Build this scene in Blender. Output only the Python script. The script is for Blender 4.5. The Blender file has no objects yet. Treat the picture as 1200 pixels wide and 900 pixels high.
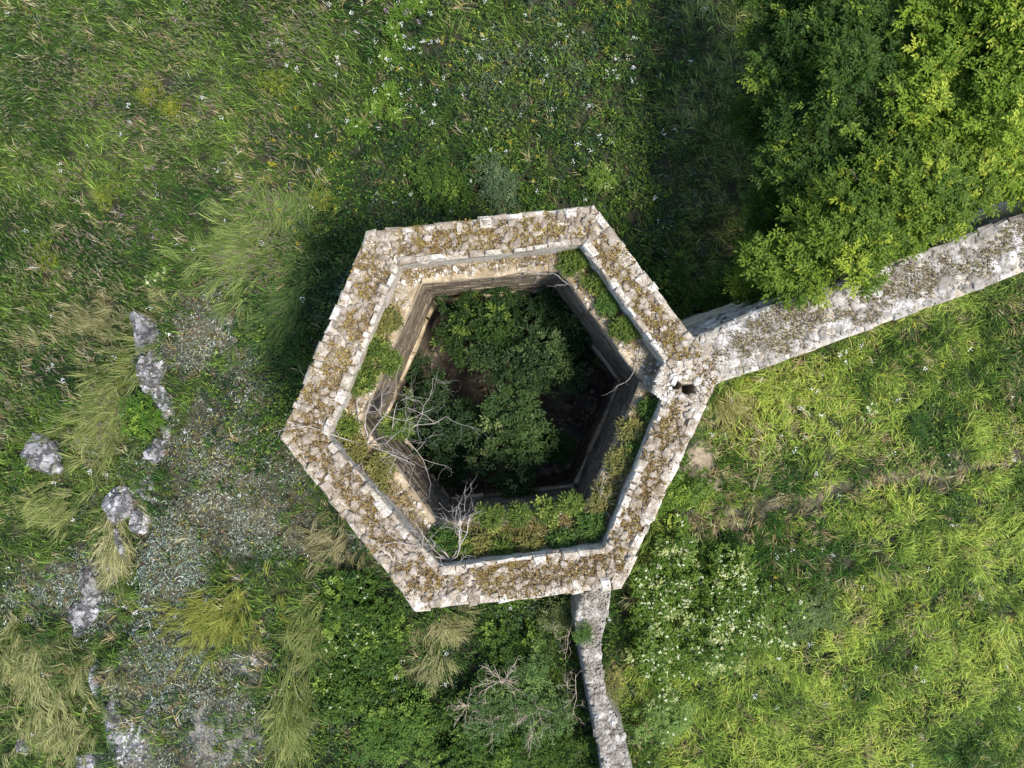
import bpy, bmesh, math, random
import numpy as np
from mathutils import Vector, Matrix, noise as mnoise

# ------------------------------------------------------------------ camera, light, exposure
scene = bpy.context.scene
C = scene.collection
H = 19.33            # camera height above the meadow
F = 800.0            # focal length in photo pixels (1200 wide)
cam_d = bpy.data.cameras.new('camera'); cam = bpy.data.objects.new('camera', cam_d); C.objects.link(cam)
cam.location = (0, 0, H); cam.rotation_euler = (0, 0, 0)
cam_d.lens = 24.0; cam_d.sensor_width = 36.0; cam_d.clip_end = 800; cam_d.clip_start = 0.1
scene.camera = cam

SUN_EL = math.radians(61); SUN_AZ = math.atan2(-0.52, 0.85)      # direction towards the sun, in the x-y plane
sdir = Vector((math.cos(SUN_AZ)*math.cos(SUN_EL), math.sin(SUN_AZ)*math.cos(SUN_EL), math.sin(SUN_EL)))
world = bpy.data.worlds.new('World'); scene.world = world; world.use_nodes = True
wn = world.node_tree.nodes; wl = world.node_tree.links
for n in list(wn): wn.remove(n)
wo = wn.new('ShaderNodeOutputWorld'); wb = wn.new('ShaderNodeBackground'); sky = wn.new('ShaderNodeTexSky')
sky.sky_type = 'NISHITA'; sky.sun_disc = False; sky.sun_elevation = SUN_EL
sky.sun_rotation = math.atan2(sdir.x, sdir.y)
wb.inputs['Strength'].default_value = 0.14
wl.new(sky.outputs[0], wb.inputs['Color']); wl.new(wb.outputs[0], wo.inputs['Surface'])
sun_d = bpy.data.lights.new('sun', 'SUN'); sun_d.energy = 2.9; sun_d.angle = math.radians(12.0); sun_d.color = (1.0, 0.93, 0.81)
sun = bpy.data.objects.new('sun', sun_d); C.objects.link(sun)
sun.rotation_euler = (-sdir).to_track_quat('-Z', 'Y').to_euler(); sun.location = (20, -12, 30)
vs = scene.view_settings; vs.view_transform = 'Standard'; vs.look = 'None'; vs.exposure = 1.15; vs.gamma = 1.0
scene.cycles.max_bounces = 6; scene.cycles.diffuse_bounces = 3; scene.cycles.transmission_bounces = 4
scene.cycles.use_denoising = True

# ------------------------------------------------------------------ helpers
rng = np.random.default_rng(7); random.seed(7)
def P(px, py, z=0.0):
    s = (H - z)/F
    return Vector(((px-600)*s, (450-py)*s, z))
def to_px(x, y, z=0.0):
    s = F/(H-z)
    return 600 + x*s, 450 - y*s

_lat = np.random.default_rng(3).random((8, 256, 256))
def vnoise(x, y, freq, k=0):
    x = np.asarray(x)*freq + 71.3; y = np.asarray(y)*freq + 37.7
    xi = np.floor(x).astype(int); yi = np.floor(y).astype(int); fx = x-xi; fy = y-yi
    fx = fx*fx*(3-2*fx); fy = fy*fy*(3-2*fy); L = _lat[k % 8]
    a = L[xi % 256, yi % 256]; b = L[(xi+1) % 256, yi % 256]; c = L[xi % 256, (yi+1) % 256]; d = L[(xi+1) % 256, (yi+1) % 256]
    return (a*(1-fx)+b*fx)*(1-fy) + (c*(1-fx)+d*fx)*fy
def fbm(x, y, freq, k=0, o=3):
    s = 0; a = .5; t = 0
    for i in range(o):
        s = s + a*vnoise(x, y, freq*2**i, k+i); t += a; a *= .5
    return s/t
def sstep(e0, e1, x):
    t = np.clip((np.asarray(x)-e0)/(e1-e0), 0, 1); return t*t*(3-2*t)
def blob(u, v, cx, cy, rx, ry, rot=0.0, soft=.35):
    c, s = math.cos(math.radians(rot)), math.sin(math.radians(rot))
    dx = (u-cx)*c + (v-cy)*s; dy = -(u-cx)*s + (v-cy)*c
    return 1 - sstep(1-soft, 1+soft, np.sqrt((dx/rx)**2 + (dy/ry)**2))
def inside(x, y, poly):
    x = np.asarray(x); y = np.asarray(y); r = np.zeros(x.shape, bool); n = len(poly)
    for i in range(n):
        x0, y0 = poly[i][0], poly[i][1]; x1, y1 = poly[(i+1) % n][0], poly[(i+1) % n][1]
        if y0 == y1: continue
        c = ((y0 > y) != (y1 > y)) & (x < (x1-x0)*(y-y0)/(y1-y0)+x0); r ^= c
    return r
def np_mesh(name, V, Fc, col=None, smooth=False):
    me = bpy.data.meshes.new(name); V = np.asarray(V, np.float32).reshape(-1, 3); Fc = np.asarray(Fc, np.int32)
    k = Fc.shape[1]; n = len(Fc)
    me.vertices.add(len(V)); me.vertices.foreach_set('co', V.ravel())
    me.loops.add(n*k); me.loops.foreach_set('vertex_index', Fc.ravel())
    me.polygons.add(n); me.polygons.foreach_set('loop_start', np.arange(0, n*k, k, dtype=np.int32))
    me.polygons.foreach_set('use_smooth', np.full(n, smooth, bool))
    if col is not None:
        a = me.color_attributes.new('col', 'FLOAT_COLOR', 'POINT')
        c4 = np.ones((len(V), 4), np.float32); c4[:, :3] = np.clip(col, 0, 1); a.data.foreach_set('color', c4.ravel())
    me.update(calc_edges=True)
    return me
def link(name, me, mat, parent=None, loc=None):
    o = bpy.data.objects.new(name, me)
    if me is not None and mat is not None and not len(me.materials): me.materials.append(mat)
    C.objects.link(o)
    if parent is not None: o.parent = parent
    if loc is not None: o.location = loc
    return o
def tag(o, label=None, cat=None, group=None, kind=None):
    if label: o['label'] = label
    if cat: o['category'] = cat
    if group: o['group'] = group
    if kind: o['kind'] = kind
    return o
def thing(name, label, cat, loc=(0, 0, 0), group=None):
    o = bpy.data.objects.new(name, None); C.objects.link(o); o.location = loc; o.empty_display_size = .2
    return tag(o, label, cat, group)

# ---- batches of leaves and blades, always real faces
class Batch:
    def __init__(s): s.V = []; s.T = []; s.K = []; s.n = 0
    def add(s, V, T, K):
        s.V.append(V); s.T.append(T + s.n); s.K.append(K); s.n += len(V)
    def mesh(s, name):
        return np_mesh(name, np.concatenate(s.V), np.concatenate(s.T), np.concatenate(s.K))
    def blades(s, base, ang, L, e0, e1, w, c0, c1, seg=2, curl=0.0):
        """bent ribbons: base (N,3), heading, length, elevation at base / tip, width, colours"""
        n = len(base); L = np.broadcast_to(L, n); w = np.broadcast_to(w, n); e0 = np.broadcast_to(e0, n); e1 = np.broadcast_to(e1, n)
        curl = np.broadcast_to(curl, n); p = base.copy(); out = []; cols = []
        tw = rng.uniform(-.6, .6, n)
        for i in range(seg+1):
            t = i/seg; h = ang + curl*t
            side = np.stack([-np.sin(h)*np.cos(tw), np.cos(h)*np.cos(tw), np.sin(tw)], 1)
            ww = w*(1.0-.15*t if i < seg else 0)*(.6 if i == 0 else 1)
            c = c0*(1-t)+c1*t
            if i < seg:
                out += [p-side*ww[:, None]*.5, p+side*ww[:, None]*.5]; cols += [c, c]
            else:
                out.append(p); cols.append(c)
            e = e0*(1-(t+.5/seg))+e1*(t+.5/seg)
            p = p + np.stack([np.cos(h)*np.cos(e), np.sin(h)*np.cos(e), np.sin(e)], 1)*(L/seg)[:, None]
        m = 2*seg+1; V = np.stack(out, 1).reshape(-1, 3); K = np.stack(cols, 1).reshape(-1, 3)
        tr = []
        for i in range(seg-1):
            a = 2*i; tr += [(a, a+1, a+3), (a, a+3, a+2)]
        tr.append((2*seg-2, 2*seg-1, 2*seg))
        T = (np.array(tr)[None] + (np.arange(n)*m)[:, None, None]).reshape(-1, 3)
        s.add(V, T, K)
    def leaves(s, pos, ang, tilt, L, w, col, fold=.12, roll=None):
        """kite leaves: stalk end pos, heading, tilt above the horizon, length, width"""
        n = len(pos); L = np.broadcast_to(L, n)[:, None]; w = np.broadcast_to(w, n)[:, None]
        if roll is None: roll = rng.normal(0, .45, n)
        d = np.stack([np.cos(ang)*np.cos(tilt), np.sin(ang)*np.cos(tilt), np.sin(tilt)], 1)
        up = np.stack([-np.cos(ang)*np.sin(tilt), -np.sin(ang)*np.sin(tilt), np.cos(tilt)], 1)
        sd = np.stack([-np.sin(ang), np.cos(ang), np.zeros(n)], 1)
        cr, sr = np.cos(roll)[:, None], np.sin(roll)[:, None]
        sd, up = sd*cr+up*sr, up*cr-sd*sr
        a = pos; l = pos+d*L*.45+sd*w*.5+up*L*fold; r = pos+d*L*.45-sd*w*.5+up*L*fold; t = pos+d*L
        V = np.stack([a, l, t, r], 1).reshape(-1, 3); K = np.repeat(col, 4, 0)
        T = (np.array([(0, 2, 1), (0, 3, 2)])[None] + (np.arange(n)*4)[:, None, None]).reshape(-1, 3)
        s.add(V, T, K)
def cjit(base, n, amt=.25, hue=.08):
    b = np.asarray(base, float); b = np.broadcast_to(b, (n, 3))
    return np.clip(b*(1+rng.uniform(-amt, amt, (n, 1)))*(1+rng.uniform(-hue, hue, (n, 3))), .004, .95)
def mixc(a, b, t): return np.asarray(a)*(1-t[:, None])+np.asarray(b)*t[:, None]

def tubes(paths, sides=5):
    """paths: list of (points, radii) -> verts, quads"""
    V = []; Q = []; n = 0
    for pts, rad in paths:
        pts = [Vector(p) for p in pts]; k = len(pts)
        for i, p in enumerate(pts):
            d = (pts[min(i+1, k-1)]-pts[max(i-1, 0)]); d = d.normalized() if d.length > 1e-6 else Vector((0, 0, 1))
            a = d.orthogonal().normalized(); b = d.cross(a)
            for j in range(sides):
                t = 2*math.pi*j/sides; V.append(p + (a*math.cos(t)+b*math.sin(t))*rad[i])
        for i in range(k-1):
            for j in range(sides):
                j2 = (j+1) % sides; Q.append((n+i*sides+j, n+i*sides+j2, n+(i+1)*sides+j2, n+(i+1)*sides+j))
        n += k*sides
    return np.array([tuple(v) for v in V]), np.array(Q)

# ------------------------------------------------------------------ materials
def new_mat(name):
    m = bpy.data.materials.new(name); m.use_nodes = True; nt = m.node_tree
    b = nt.nodes.get('Principled BSDF'); return m, nt, b
def node(nt, t, **kw):
    n = nt.nodes.new(t)
    for k, v in kw.items(): setattr(n, k, v)
    return n
def ramp(nt, fac, stops):
    r = node(nt, 'ShaderNodeValToRGB'); e = r.color_ramp.elements
    while len(e) > 1: e.remove(e[-1])
    e[0].position = stops[0][0]; e[0].color = (*stops[0][1], 1)
    for p, c in stops[1:]:
        x = e.new(p); x.color = (*c, 1)
    nt.links.new(fac, r.inputs[0]); return r.outputs[0]
def mixrgb(nt, fac, a, b, mode='MIX'):
    m = node(nt, 'ShaderNodeMix', data_type='RGBA', blend_type=mode)
    for i, s in ((0, fac), (6, a), (7, b)):
        if hasattr(s, 'links'): nt.links.new(s, m.inputs[i])
        else: m.inputs[i].default_value = s if i == 0 else (*s, 1)
    return m.outputs[2]
def tex(nt, kind, scale, detail=4, rough=.6, coord='Object'):
    tc = node(nt, 'ShaderNodeTexCoord'); t = node(nt, kind)
    t.inputs['Scale'].default_value = scale
    if kind == 'ShaderNodeTexNoise': t.inputs['Detail'].default_value = detail; t.inputs['Roughness'].default_value = rough
    nt.links.new(tc.outputs[coord], t.inputs['Vector']); return t
def world_pos(nt, t):
    g = node(nt, 'ShaderNodeNewGeometry'); nt.links.new(g.outputs['Position'], t.inputs['Vector'])
def foliage(name, trans=.35, rough=.55, spec=.25):
    m, nt, b = new_mat(name)
    a = node(nt, 'ShaderNodeAttribute', attribute_name='col')
    b.inputs['Roughness'].default_value = rough; b.inputs['Specular IOR Level'].default_value = spec
    nt.links.new(a.outputs['Color'], b.inputs['Base Color'])
    tl = node(nt, 'ShaderNodeBsdfTranslucent'); mx = node(nt, 'ShaderNodeMixShader'); mx.inputs[0].default_value = trans
    warm = mixrgb(nt, .6, a.outputs['Color'], (1.0, 1.0, .35), 'MULTIPLY')
    nt.links.new(warm, tl.inputs['Color'])
    out = nt.nodes['Material Output']
    nt.links.new(b.outputs[0], mx.inputs[1]); nt.links.new(tl.outputs[0], mx.inputs[2]); nt.links.new(mx.outputs[0], out.inputs['Surface'])
    return m
def stone(name, lo, mid, hi, lichen=.5, scale=1.0, moss=None):
    m, nt, b = new_mat(name)
    oi = node(nt, 'ShaderNodeObjectInfo')
    n1 = tex(nt, 'ShaderNodeTexNoise', 3.0*scale, 6, .65); world_pos(nt, n1)
    n2 = tex(nt, 'ShaderNodeTexNoise', 14*scale, 5, .7); world_pos(nt, n2)
    n3 = tex(nt, 'ShaderNodeTexNoise', 45*scale, 3, .7); world_pos(nt, n3)
    add = node(nt, 'ShaderNodeMath', operation='MULTIPLY_ADD'); add.inputs[1].default_value = .24
    nt.links.new(oi.outputs['Random'], add.inputs[0]); nt.links.new(n1.outputs[0], add.inputs[2])
    sub = node(nt, 'ShaderNodeMath', operation='SUBTRACT'); sub.inputs[1].default_value = .12; nt.links.new(add.outputs[0], sub.inputs[0])
    base = ramp(nt, sub.outputs[0], [(.3, lo), (.48, mid), (.66, hi)])
    spots = ramp(nt, n2.outputs[0], [(.50, (0, 0, 0)), (.62, (1, 1, 1))])
    sp = node(nt, 'ShaderNodeMath', operation='MULTIPLY'); sp.inputs[1].default_value = lichen; nt.links.new(spots, sp.inputs[0])
    c = mixrgb(nt, sp.outputs[0], base, (.16, .135, .10))
    spots2 = ramp(nt, n3.outputs[0], [(.55, (0, 0, 0)), (.68, (1, 1, 1))])
    sp2 = node(nt, 'ShaderNodeMath', operation='MULTIPLY'); sp2.inputs[1].default_value = lichen*.8; nt.links.new(spots2, sp2.inputs[0])
    c = mixrgb(nt, sp2.outputs[0], c, (.09, .08, .07))
    if moss:
        n4 = tex(nt, 'ShaderNodeTexNoise', 1.7, 4, .6); world_pos(nt, n4)
        k = ramp(nt, n4.outputs[0], [(.52, (0, 0, 0)), (.66, (1, 1, 1))]); c = mixrgb(nt, k, c, moss)
    nt.links.new(c, b.inputs['Base Color']); b.inputs['Roughness'].default_value = .9; b.inputs['Specular IOR Level'].default_value = .2
    bp = node(nt, 'ShaderNodeBump'); bp.inputs['Strength'].default_value = .8; bp.inputs['Distance'].default_value = .03
    nt.links.new(n2.outputs[0], bp.inputs['Height']); nt.links.new(bp.outputs[0], b.inputs['Normal'])
    return m
M_LEAF = foliage('leaf'); M_GRASS = foliage('grass', .3, .6, .2); M_FLOWER = foliage('petal', .25, .7, .1)
M_DRY = foliage('dry_plant', .15, .8, .1)
M_STONE = stone('limestone', (.22, .175, .12), (.40, .345, .275), (.60, .565, .505), .85, 1.5)
M_RUBBLE = stone('rubble_limestone', (.20, .16, .11), (.38, .33, .27), (.60, .57, .52), .7)
M_TAN = stone('tan_limestone', (.20, .15, .09), (.36, .28, .18), (.52, .43, .30), .5)
M_MORTAR = stone('mortar', (.17, .13, .085), (.30, .25, .18), (.48, .43, .36), .6, 1.4)
M_SHADED = stone('shaded_wall', (.035, .03, .024), (.09, .075, .055), (.22, .18, .13), .6)  # inner wall stone, the deep shade of the well painted into its colour
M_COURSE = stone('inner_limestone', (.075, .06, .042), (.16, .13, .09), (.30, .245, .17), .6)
M_GREY = stone('weathered_limestone', (.15, .135, .11), (.30, .28, .25), (.52, .50, .47), .75)
M_LOW = stone('grey_limestone', (.12, .105, .085), (.28, .26, .23), (.50, .48, .45), .8)
M_ROCK = stone('grey_rock', (.15, .145, .145), (.28, .28, .29), (.48, .48, .50), .8, 1.3)
def crack(mat):
    nt = mat.node_tree; b = nt.nodes['Principled BSDF']; old = b.inputs['Base Color'].links[0].from_socket
    nz = tex(nt, 'ShaderNodeTexNoise', 4, 6, .75); world_pos(nt, nz); g = node(nt, 'ShaderNodeNewGeometry')
    mp = node(nt, 'ShaderNodeMix', data_type='VECTOR'); mp.inputs[0].default_value = .5; nt.links.new(g.outputs['Position'], mp.inputs[4]); nt.links.new(nz.outputs['Color'], mp.inputs[5])
    v = node(nt, 'ShaderNodeTexVoronoi', feature='DISTANCE_TO_EDGE'); v.inputs['Scale'].default_value = 3.2; nt.links.new(mp.outputs[1], v.inputs['Vector'])
    k = ramp(nt, v.outputs['Distance'], [(.0, (.75, .75, .75)), (.045, (0, 0, 0))])
    nt.links.new(mixrgb(nt, k, old, (.06, .055, .05)), b.inputs['Base Color'])
    bp = [n for n in nt.nodes if n.type == 'BUMP'][0]; b2 = node(nt, 'ShaderNodeBump'); b2.inputs['Strength'].default_value = 1.0; b2.inputs['Distance'].default_value = .05
    k2 = ramp(nt, v.outputs['Distance'], [(.0, (0, 0, 0)), (.1, (1, 1, 1))]); nt.links.new(k2, b2.inputs['Height']); nt.links.new(bp.outputs[0], b2.inputs['Normal']); nt.links.new(b2.outputs[0], b.inputs['Normal'])
crack(M_ROCK)
def wood(name, c0, c1):
    m, nt, b = new_mat(name); n = tex(nt, 'ShaderNodeTexNoise', 9, 5); world_pos(nt, n)
    nt.links.new(ramp(nt, n.outputs[0], [(.35, c0), (.65, c1)]), b.inputs['Base Color']); b.inputs['Roughness'].default_value = .85
    return m
M_DEAD = wood('dead_wood', (.20, .17, .15), (.40, .36, .32)); M_BARK = wood('bark', (.07, .055, .04), (.17, .14, .105))
M_TWIG = wood('brown_twig', (.24, .19, .14), (.42, .36, .28))

# ------------------------------------------------------------------ the plan of the place (photo pixels -> metres at the height of each thing)
ZT = 6.0; ZK = 5.38                                   # parapet top, wall walk
OUT = [P(*p, ZT) for p in ((430, 270), (697, 239), (846, 438), (729, 690), (487, 717), (328, 513))]
INN = [P(*p, ZT) for p in ((467, 310), (681, 287), (789, 438), (708, 641), (515, 664), (384, 512))]
WLK = [P(*p, ZK) for p in ((492, 332), (655, 316), (752, 446), (688, 594), (512, 612), (423, 494))]
CUR_N = [(800, 400), (818, 393), (883, 365), (960, 337), (1040, 309), (1120, 280), (1197, 250), (1420, 165)]
CUR_S = [(815, 462), (847, 447), (900, 430), (960, 408), (1013, 388), (1077, 364), (1133, 345), (1200, 318), (1430, 232)]
ZC = 5.0
CN = [P(*p, ZC) for p in CUR_N]; CS = [P(*p, ZC) for p in CUR_S]
ZL = 1.25
LOW_W = [(690, 615), (683, 690), (674, 727), (681, 760), (691, 817), (706, 893), (725, 1000)]
LOW_E = [(722, 615), (716, 690), (711, 722), (703, 760), (706, 790), (712, 820), (722, 842), (731, 862), (735, 885), (740, 905), (764, 1000)]
LW = [P(*p, ZL) for p in LOW_W]; LE = [P(*p, ZL) for p in LOW_E]
tower_poly = [(v.x, v.y) for v in OUT]
cur_poly = [(v.x, v.y) for v in CN] + [(v.x, v.y) for v in reversed(CS)]
low_poly = [(v.x, v.y) for v in LW] + [(v.x, v.y) for v in reversed(LE)]
cen = sum(OUT, Vector())/6

def ground_z(x, y):
    u, v = to_px(np.asarray(x), np.asarray(y))
    z = (fbm(x, y, .22, 1)-.5)*.35 + (fbm(x, y, .9, 2)-.5)*.16
    edge = 178 + 14*np.sin(v/47.) + 10*np.sin(v/19.+1) - np.clip(v-560, 0, 400)*.12       # rock step on the left
    step = sstep(-7, 7, u-edge)*sstep(250, 400, v)*(1-sstep(300, 420, u))
    z = z + .55*step
    z = z + .25*blob(u, v, 850, 725, 90, 80, 0, .6)
    return z

# ------------------------------------------------------------------ setting: ground
def ground():
    xs = np.concatenate([[-300, -120, -60, -30], np.linspace(-20, 20, 201), [30, 60, 120, 300]])
    ys = np.concatenate([[-300, -120, -60, -25], np.linspace(-15, 15, 151), [25, 60, 120, 300]])
    X, Y = np.meshgrid(xs, ys, indexing='ij'); Z = ground_z(X, Y); far = (np.abs(X) > 21) | (np.abs(Y) > 16); Z = np.where(far, 0, Z)
    Z = np.where(inside(X, Y, tower_poly), -.15, Z)
    V = np.stack([X, Y, Z], -1).reshape(-1, 3); nx, ny = X.shape
    i = np.arange(nx-1)[:, None]*ny + np.arange(ny-1)[None]; i = i.ravel()
    Q = np.stack([i, i+ny, i+ny+1, i+1], 1)
    u, v = to_px(X, Y)
    n = fbm(X, Y, 1.3, 3)
    col = np.stack([.02+.018*n, .02+.016*n, .010+.008*n], -1)
    soil = np.clip(blob(u, v, 816, 545, 16, 32, 20, .2)+blob(u, v, 838, 573, 18, 9, 20, .3)+.6*track(u, v)*sstep(.40, .54, fbm(X, Y, 3.0, 2)), 0, 1)
    col = col*(1-soil[..., None]) + np.array([.24, .195, .14])*soil[..., None]*(0.75+.5*n[..., None])
    rocky = np.clip(scrub_w(u, v), 0, 1)*.75
    col = col*(1-rocky[..., None]) + np.array([.085, .078, .045])*rocky[..., None]*(0.6+.8*n[..., None])
    bare = np.clip(blob(u, v, 272, 850, 48, 42)+blob(u, v, 300, 775, 20, 16)+blob(u, v, 165, 860, 26, 40), 0, 1)
    col = col*(1-bare[..., None]) + np.array([.19, .18, .16])*bare[..., None]*(0.6+.8*n[..., None])
    und = blob(u, v, 840, 150, 70, 210)*.6
    col = col*(1-und[..., None]) + np.array([.09, .075, .035])*und[..., None]
    col = np.where((np.hypot(X/15.5, Y/12) > 1.12)[..., None], np.array([.05, .085, .02])*(.5+n[..., None]), col)
    me = np_mesh('ground', V, Q, col.reshape(-1, 3), True)
    m, nt, b = new_mat('earth'); a = node(nt, 'ShaderNodeAttribute', attribute_name='col')
    t = tex(nt, 'ShaderNodeTexNoise', 6, 8, .7); world_pos(nt, t)
    k = ramp(nt, t.outputs[0], [(.3, (.45, .45, .45)), (.7, (1.5, 1.5, 1.5))])
    nt.links.new(mixrgb(nt, 1.0, a.outputs['Color'], k, 'MULTIPLY'), b.inputs['Base Color']); b.inputs['Roughness'].default_value = .95
    bp = node(nt, 'ShaderNodeBump'); bp.inputs['Strength'].default_value = .9; bp.inputs['Distance'].default_value = .06
    nt.links.new(t.outputs[0], bp.inputs['Height']); nt.links.new(bp.outputs[0], b.inputs['Normal'])
    tag(link('ground', me, m), kind='structure')

def track(u, v):
    return np.clip(sum(b_ for b_ in (blob(u, v, 835, 612, 60, 12, -14), blob(u, v, 925, 590, 60, 9, -14), blob(u, v, 1010, 567, 60, 10, -12), blob(u, v, 1100, 548, 70, 12, -10), .6*blob(u, v, 1190, 535, 50, 8, -8))), 0, 1)
def scrub_w(u, v):
    w = (blob(u, v, 250, 440, 68, 105, -8) + blob(u, v, 235, 575, 82, 58) + blob(u, v, 210, 690, 48, 110, 8) + .8*blob(u, v, 285, 620, 70, 45)
         + blob(u, v, 235, 840, 100, 85) + .8*blob(u, v, 120, 700, 60, 55, 30) + .7*blob(u, v, 60, 690, 70, 35) + .6*blob(u, v, 310, 750, 40, 25)
         + .7*blob(u, v, 345, 590, 40, 60) + .6*blob(u, v, 395, 655, 45, 35, 40) + .5*blob(u, v, 420, 715, 40, 20))
    hole = fbm(u/41.4, v/41.4, .75, 5, 3)
    return np.clip(w, 0, 1)*(.3+.7*sstep(.39, .50, hole))
ground()

# ------------------------------------------------------------------ the tower
tower = thing('hexagonal_tower', 'roofless six-sided limestone tower with mossy parapet and deep dark well', 'tower', (cen.x, cen.y, 0))
TO = Vector((cen.x, cen.y, 0))
def rel(me_v): return [Vector(v)-TO for v in me_v]
def off(poly, d):
    """polygon pushed outwards by d metres"""
    n = len(poly); r = []
    for i in range(n):
        p0, p1, p2 = poly[i-1].xy, poly[i].xy, poly[(i+1) % n].xy
        e1 = (p1-p0).normalized(); e2 = (p2-p1).normalized()
        n1 = Vector((-e1.y, e1.x)); n2 = Vector((-e2.y, e2.x))      # vertices run clockwise: left normal points outwards
        b = (n1+n2); b = b/b.dot(n1); r.append(Vector((p1.x+b.x*d, p1.y+b.y*d, 0)))
    return r
def subdiv(poly, k):
    r = []
    for i in range(len(poly)):
        a, b = poly[i], poly[(i+1) % len(poly)]
        r += [a.lerp(b, j/k) for j in range(k)]
    return r
def loft(name, rings, mat, parent, k=10, rough=.0, cap=False):
    V = []; Q = []
    m = 6*k
    for (poly, z) in rings:
        for p in subdiv(poly, k):
            j = rough
            V.append(Vector((p.x+random.uniform(-j, j), p.y+random.uniform(-j, j), z+random.uniform(-j, j)))-TO)
    for r in range(len(rings)-1):
        for i in range(m):
            i2 = (i+1) % m; Q.append((r*m+i, r*m+i2, (r+1)*m+i2, (r+1)*m+i))
    return link(name, np_mesh(name, [tuple(v) for v in V], Q), mat, parent)
ZP = ZT-.10
loft('outer_wall', [(OUT, -.4), (OUT, 2), (OUT, 4), (OUT, ZP)], M_MORTAR, tower, 12, .012)
HOLES = [(P(794, 452, ZT), .085), (P(807, 456, ZT), .12)]
def parapet_top():
    k = 44; rad = 9; m = 6*k; A = subdiv(off(OUT, -.01), k); Bq = subdiv(off(INN, .01), k); V = []; Q = []
    for r in range(rad+1):
        f = r/rad
        for a, b_ in zip(A, Bq):
            p = a.lerp(b_, f); V.append((p.x-TO.x, p.y-TO.y, ZP+.02*math.sin(f*math.pi)+random.uniform(-.012, .012)))
    for p in subdiv(off(INN, 0), k): V.append((p.x-TO.x, p.y-TO.y, ZK-.06))
    for r in range(rad+1):
        for i in range(m):
            q = (r*m+i, r*m+(i+1) % m, (r+1)*m+(i+1) % m, (r+1)*m+i)
            if r < rad and any(any(abs(V[a][0]+TO.x-c.x) < h*1.15 and abs(V[a][1]+TO.y-c.y) < h for a in q) for c, h in HOLES): continue
            Q.append(q)
    link('parapet_top', np_mesh('parapet_top', V, Q), M_MORTAR, tower)
parapet_top()
W2 = off(WLK, .06); 
loft('wall_walk', [(off(INN, .02), ZK-.03), (off(WLK, .22), ZK+.02), (off(WLK, .04), ZK-.03), (off(WLK, .04), ZK-.3)], M_MORTAR, tower, 20, .02)
loft('inner_wall', [(off(WLK, .07), ZK-.2), (off(WLK, .07), 3.8), (off(WLK, .06), 2.4)], M_SHADED, tower, 12, .012)
loft('lower_inner_wall', [(off(WLK, .02), 2.25), (off(WLK, .01), 1), (off(WLK, .02), -.4)], M_SHADED, tower, 12, .012)
def courses(name, poly, zs, hgt, lens, parent, mat):
    V = []; Q = []
    for z in zs:
        for i in range(6):
            a, b_ = poly[i].xy, poly[(i+1) % 6].xy; d = (b_-a); L = d.length; d.normalize(); nr = Vector((d.y, -d.x)); t = random.uniform(-.3, 0)
            while t < L-.05:
                l = random.uniform(*lens); t0, t1 = max(t, 0), min(t+l-.02, L)
                if t1-t0 > .06 and random.random() > .04:
                    e = random.uniform(.0, .035); n = len(V); h0, h1 = z+random.uniform(0, .015), z+hgt-.02-random.uniform(0, .015)
                    for (q, dep, zz) in ((t0, -.1, h0), (t1, -.1, h0), (t1, -.1, h1), (t0, -.1, h1), (t0, e, h0), (t1, e+random.uniform(-.01, .01), h0), (t1, e, h1), (t0, e+random.uniform(-.01, .01), h1)):
                        p = a+d*q+nr*dep; V.append((p.x-TO.x, p.y-TO.y, zz))
                    Q += [(n+4, n+5, n+6, n+7), (n+0, n+1, n+5, n+4), (n+2, n+3, n+7, n+6), (n+1, n+2, n+6, n+5), (n+3, n+0, n+4, n+7)]
                t += l
    return tag(link(name, np_mesh(name, V, Q), mat, parent), kind='stuff')
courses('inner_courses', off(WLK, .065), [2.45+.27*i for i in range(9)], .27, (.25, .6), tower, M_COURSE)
courses('lower_courses', off(WLK, .015), [.2+.28*i for i in range(7)], .28, (.25, .6), tower, M_SHADED)
fl = off(WLK, .3)
me = bpy.data.meshes.new('floor')
bm = bmesh.new(); bm.faces.new([bm.verts.new((p.x, p.y, .02)) for p in fl]); bmesh.ops.triangulate(bm, faces=bm.faces)
bmesh.ops.subdivide_edges(bm, edges=bm.edges, cuts=12, use_grid_fill=True)
for v in bm.verts: v.co.z += .3*float(fbm(v.co.x, v.co.y, .6, 4))
bm.normal_update(); bm.to_mesh(me); bm.free()
ms, nt, b = new_mat('shaded_pale_dust'); t = tex(nt, 'ShaderNodeTexNoise', 2.2, 6); world_pos(nt, t)  # dusty floor, its colours lowered to paint in the gloom of the well
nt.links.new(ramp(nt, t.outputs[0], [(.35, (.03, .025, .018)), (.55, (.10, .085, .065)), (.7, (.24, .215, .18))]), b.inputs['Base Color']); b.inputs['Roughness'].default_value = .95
tag(link('floor', me, ms), kind='structure')

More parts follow.
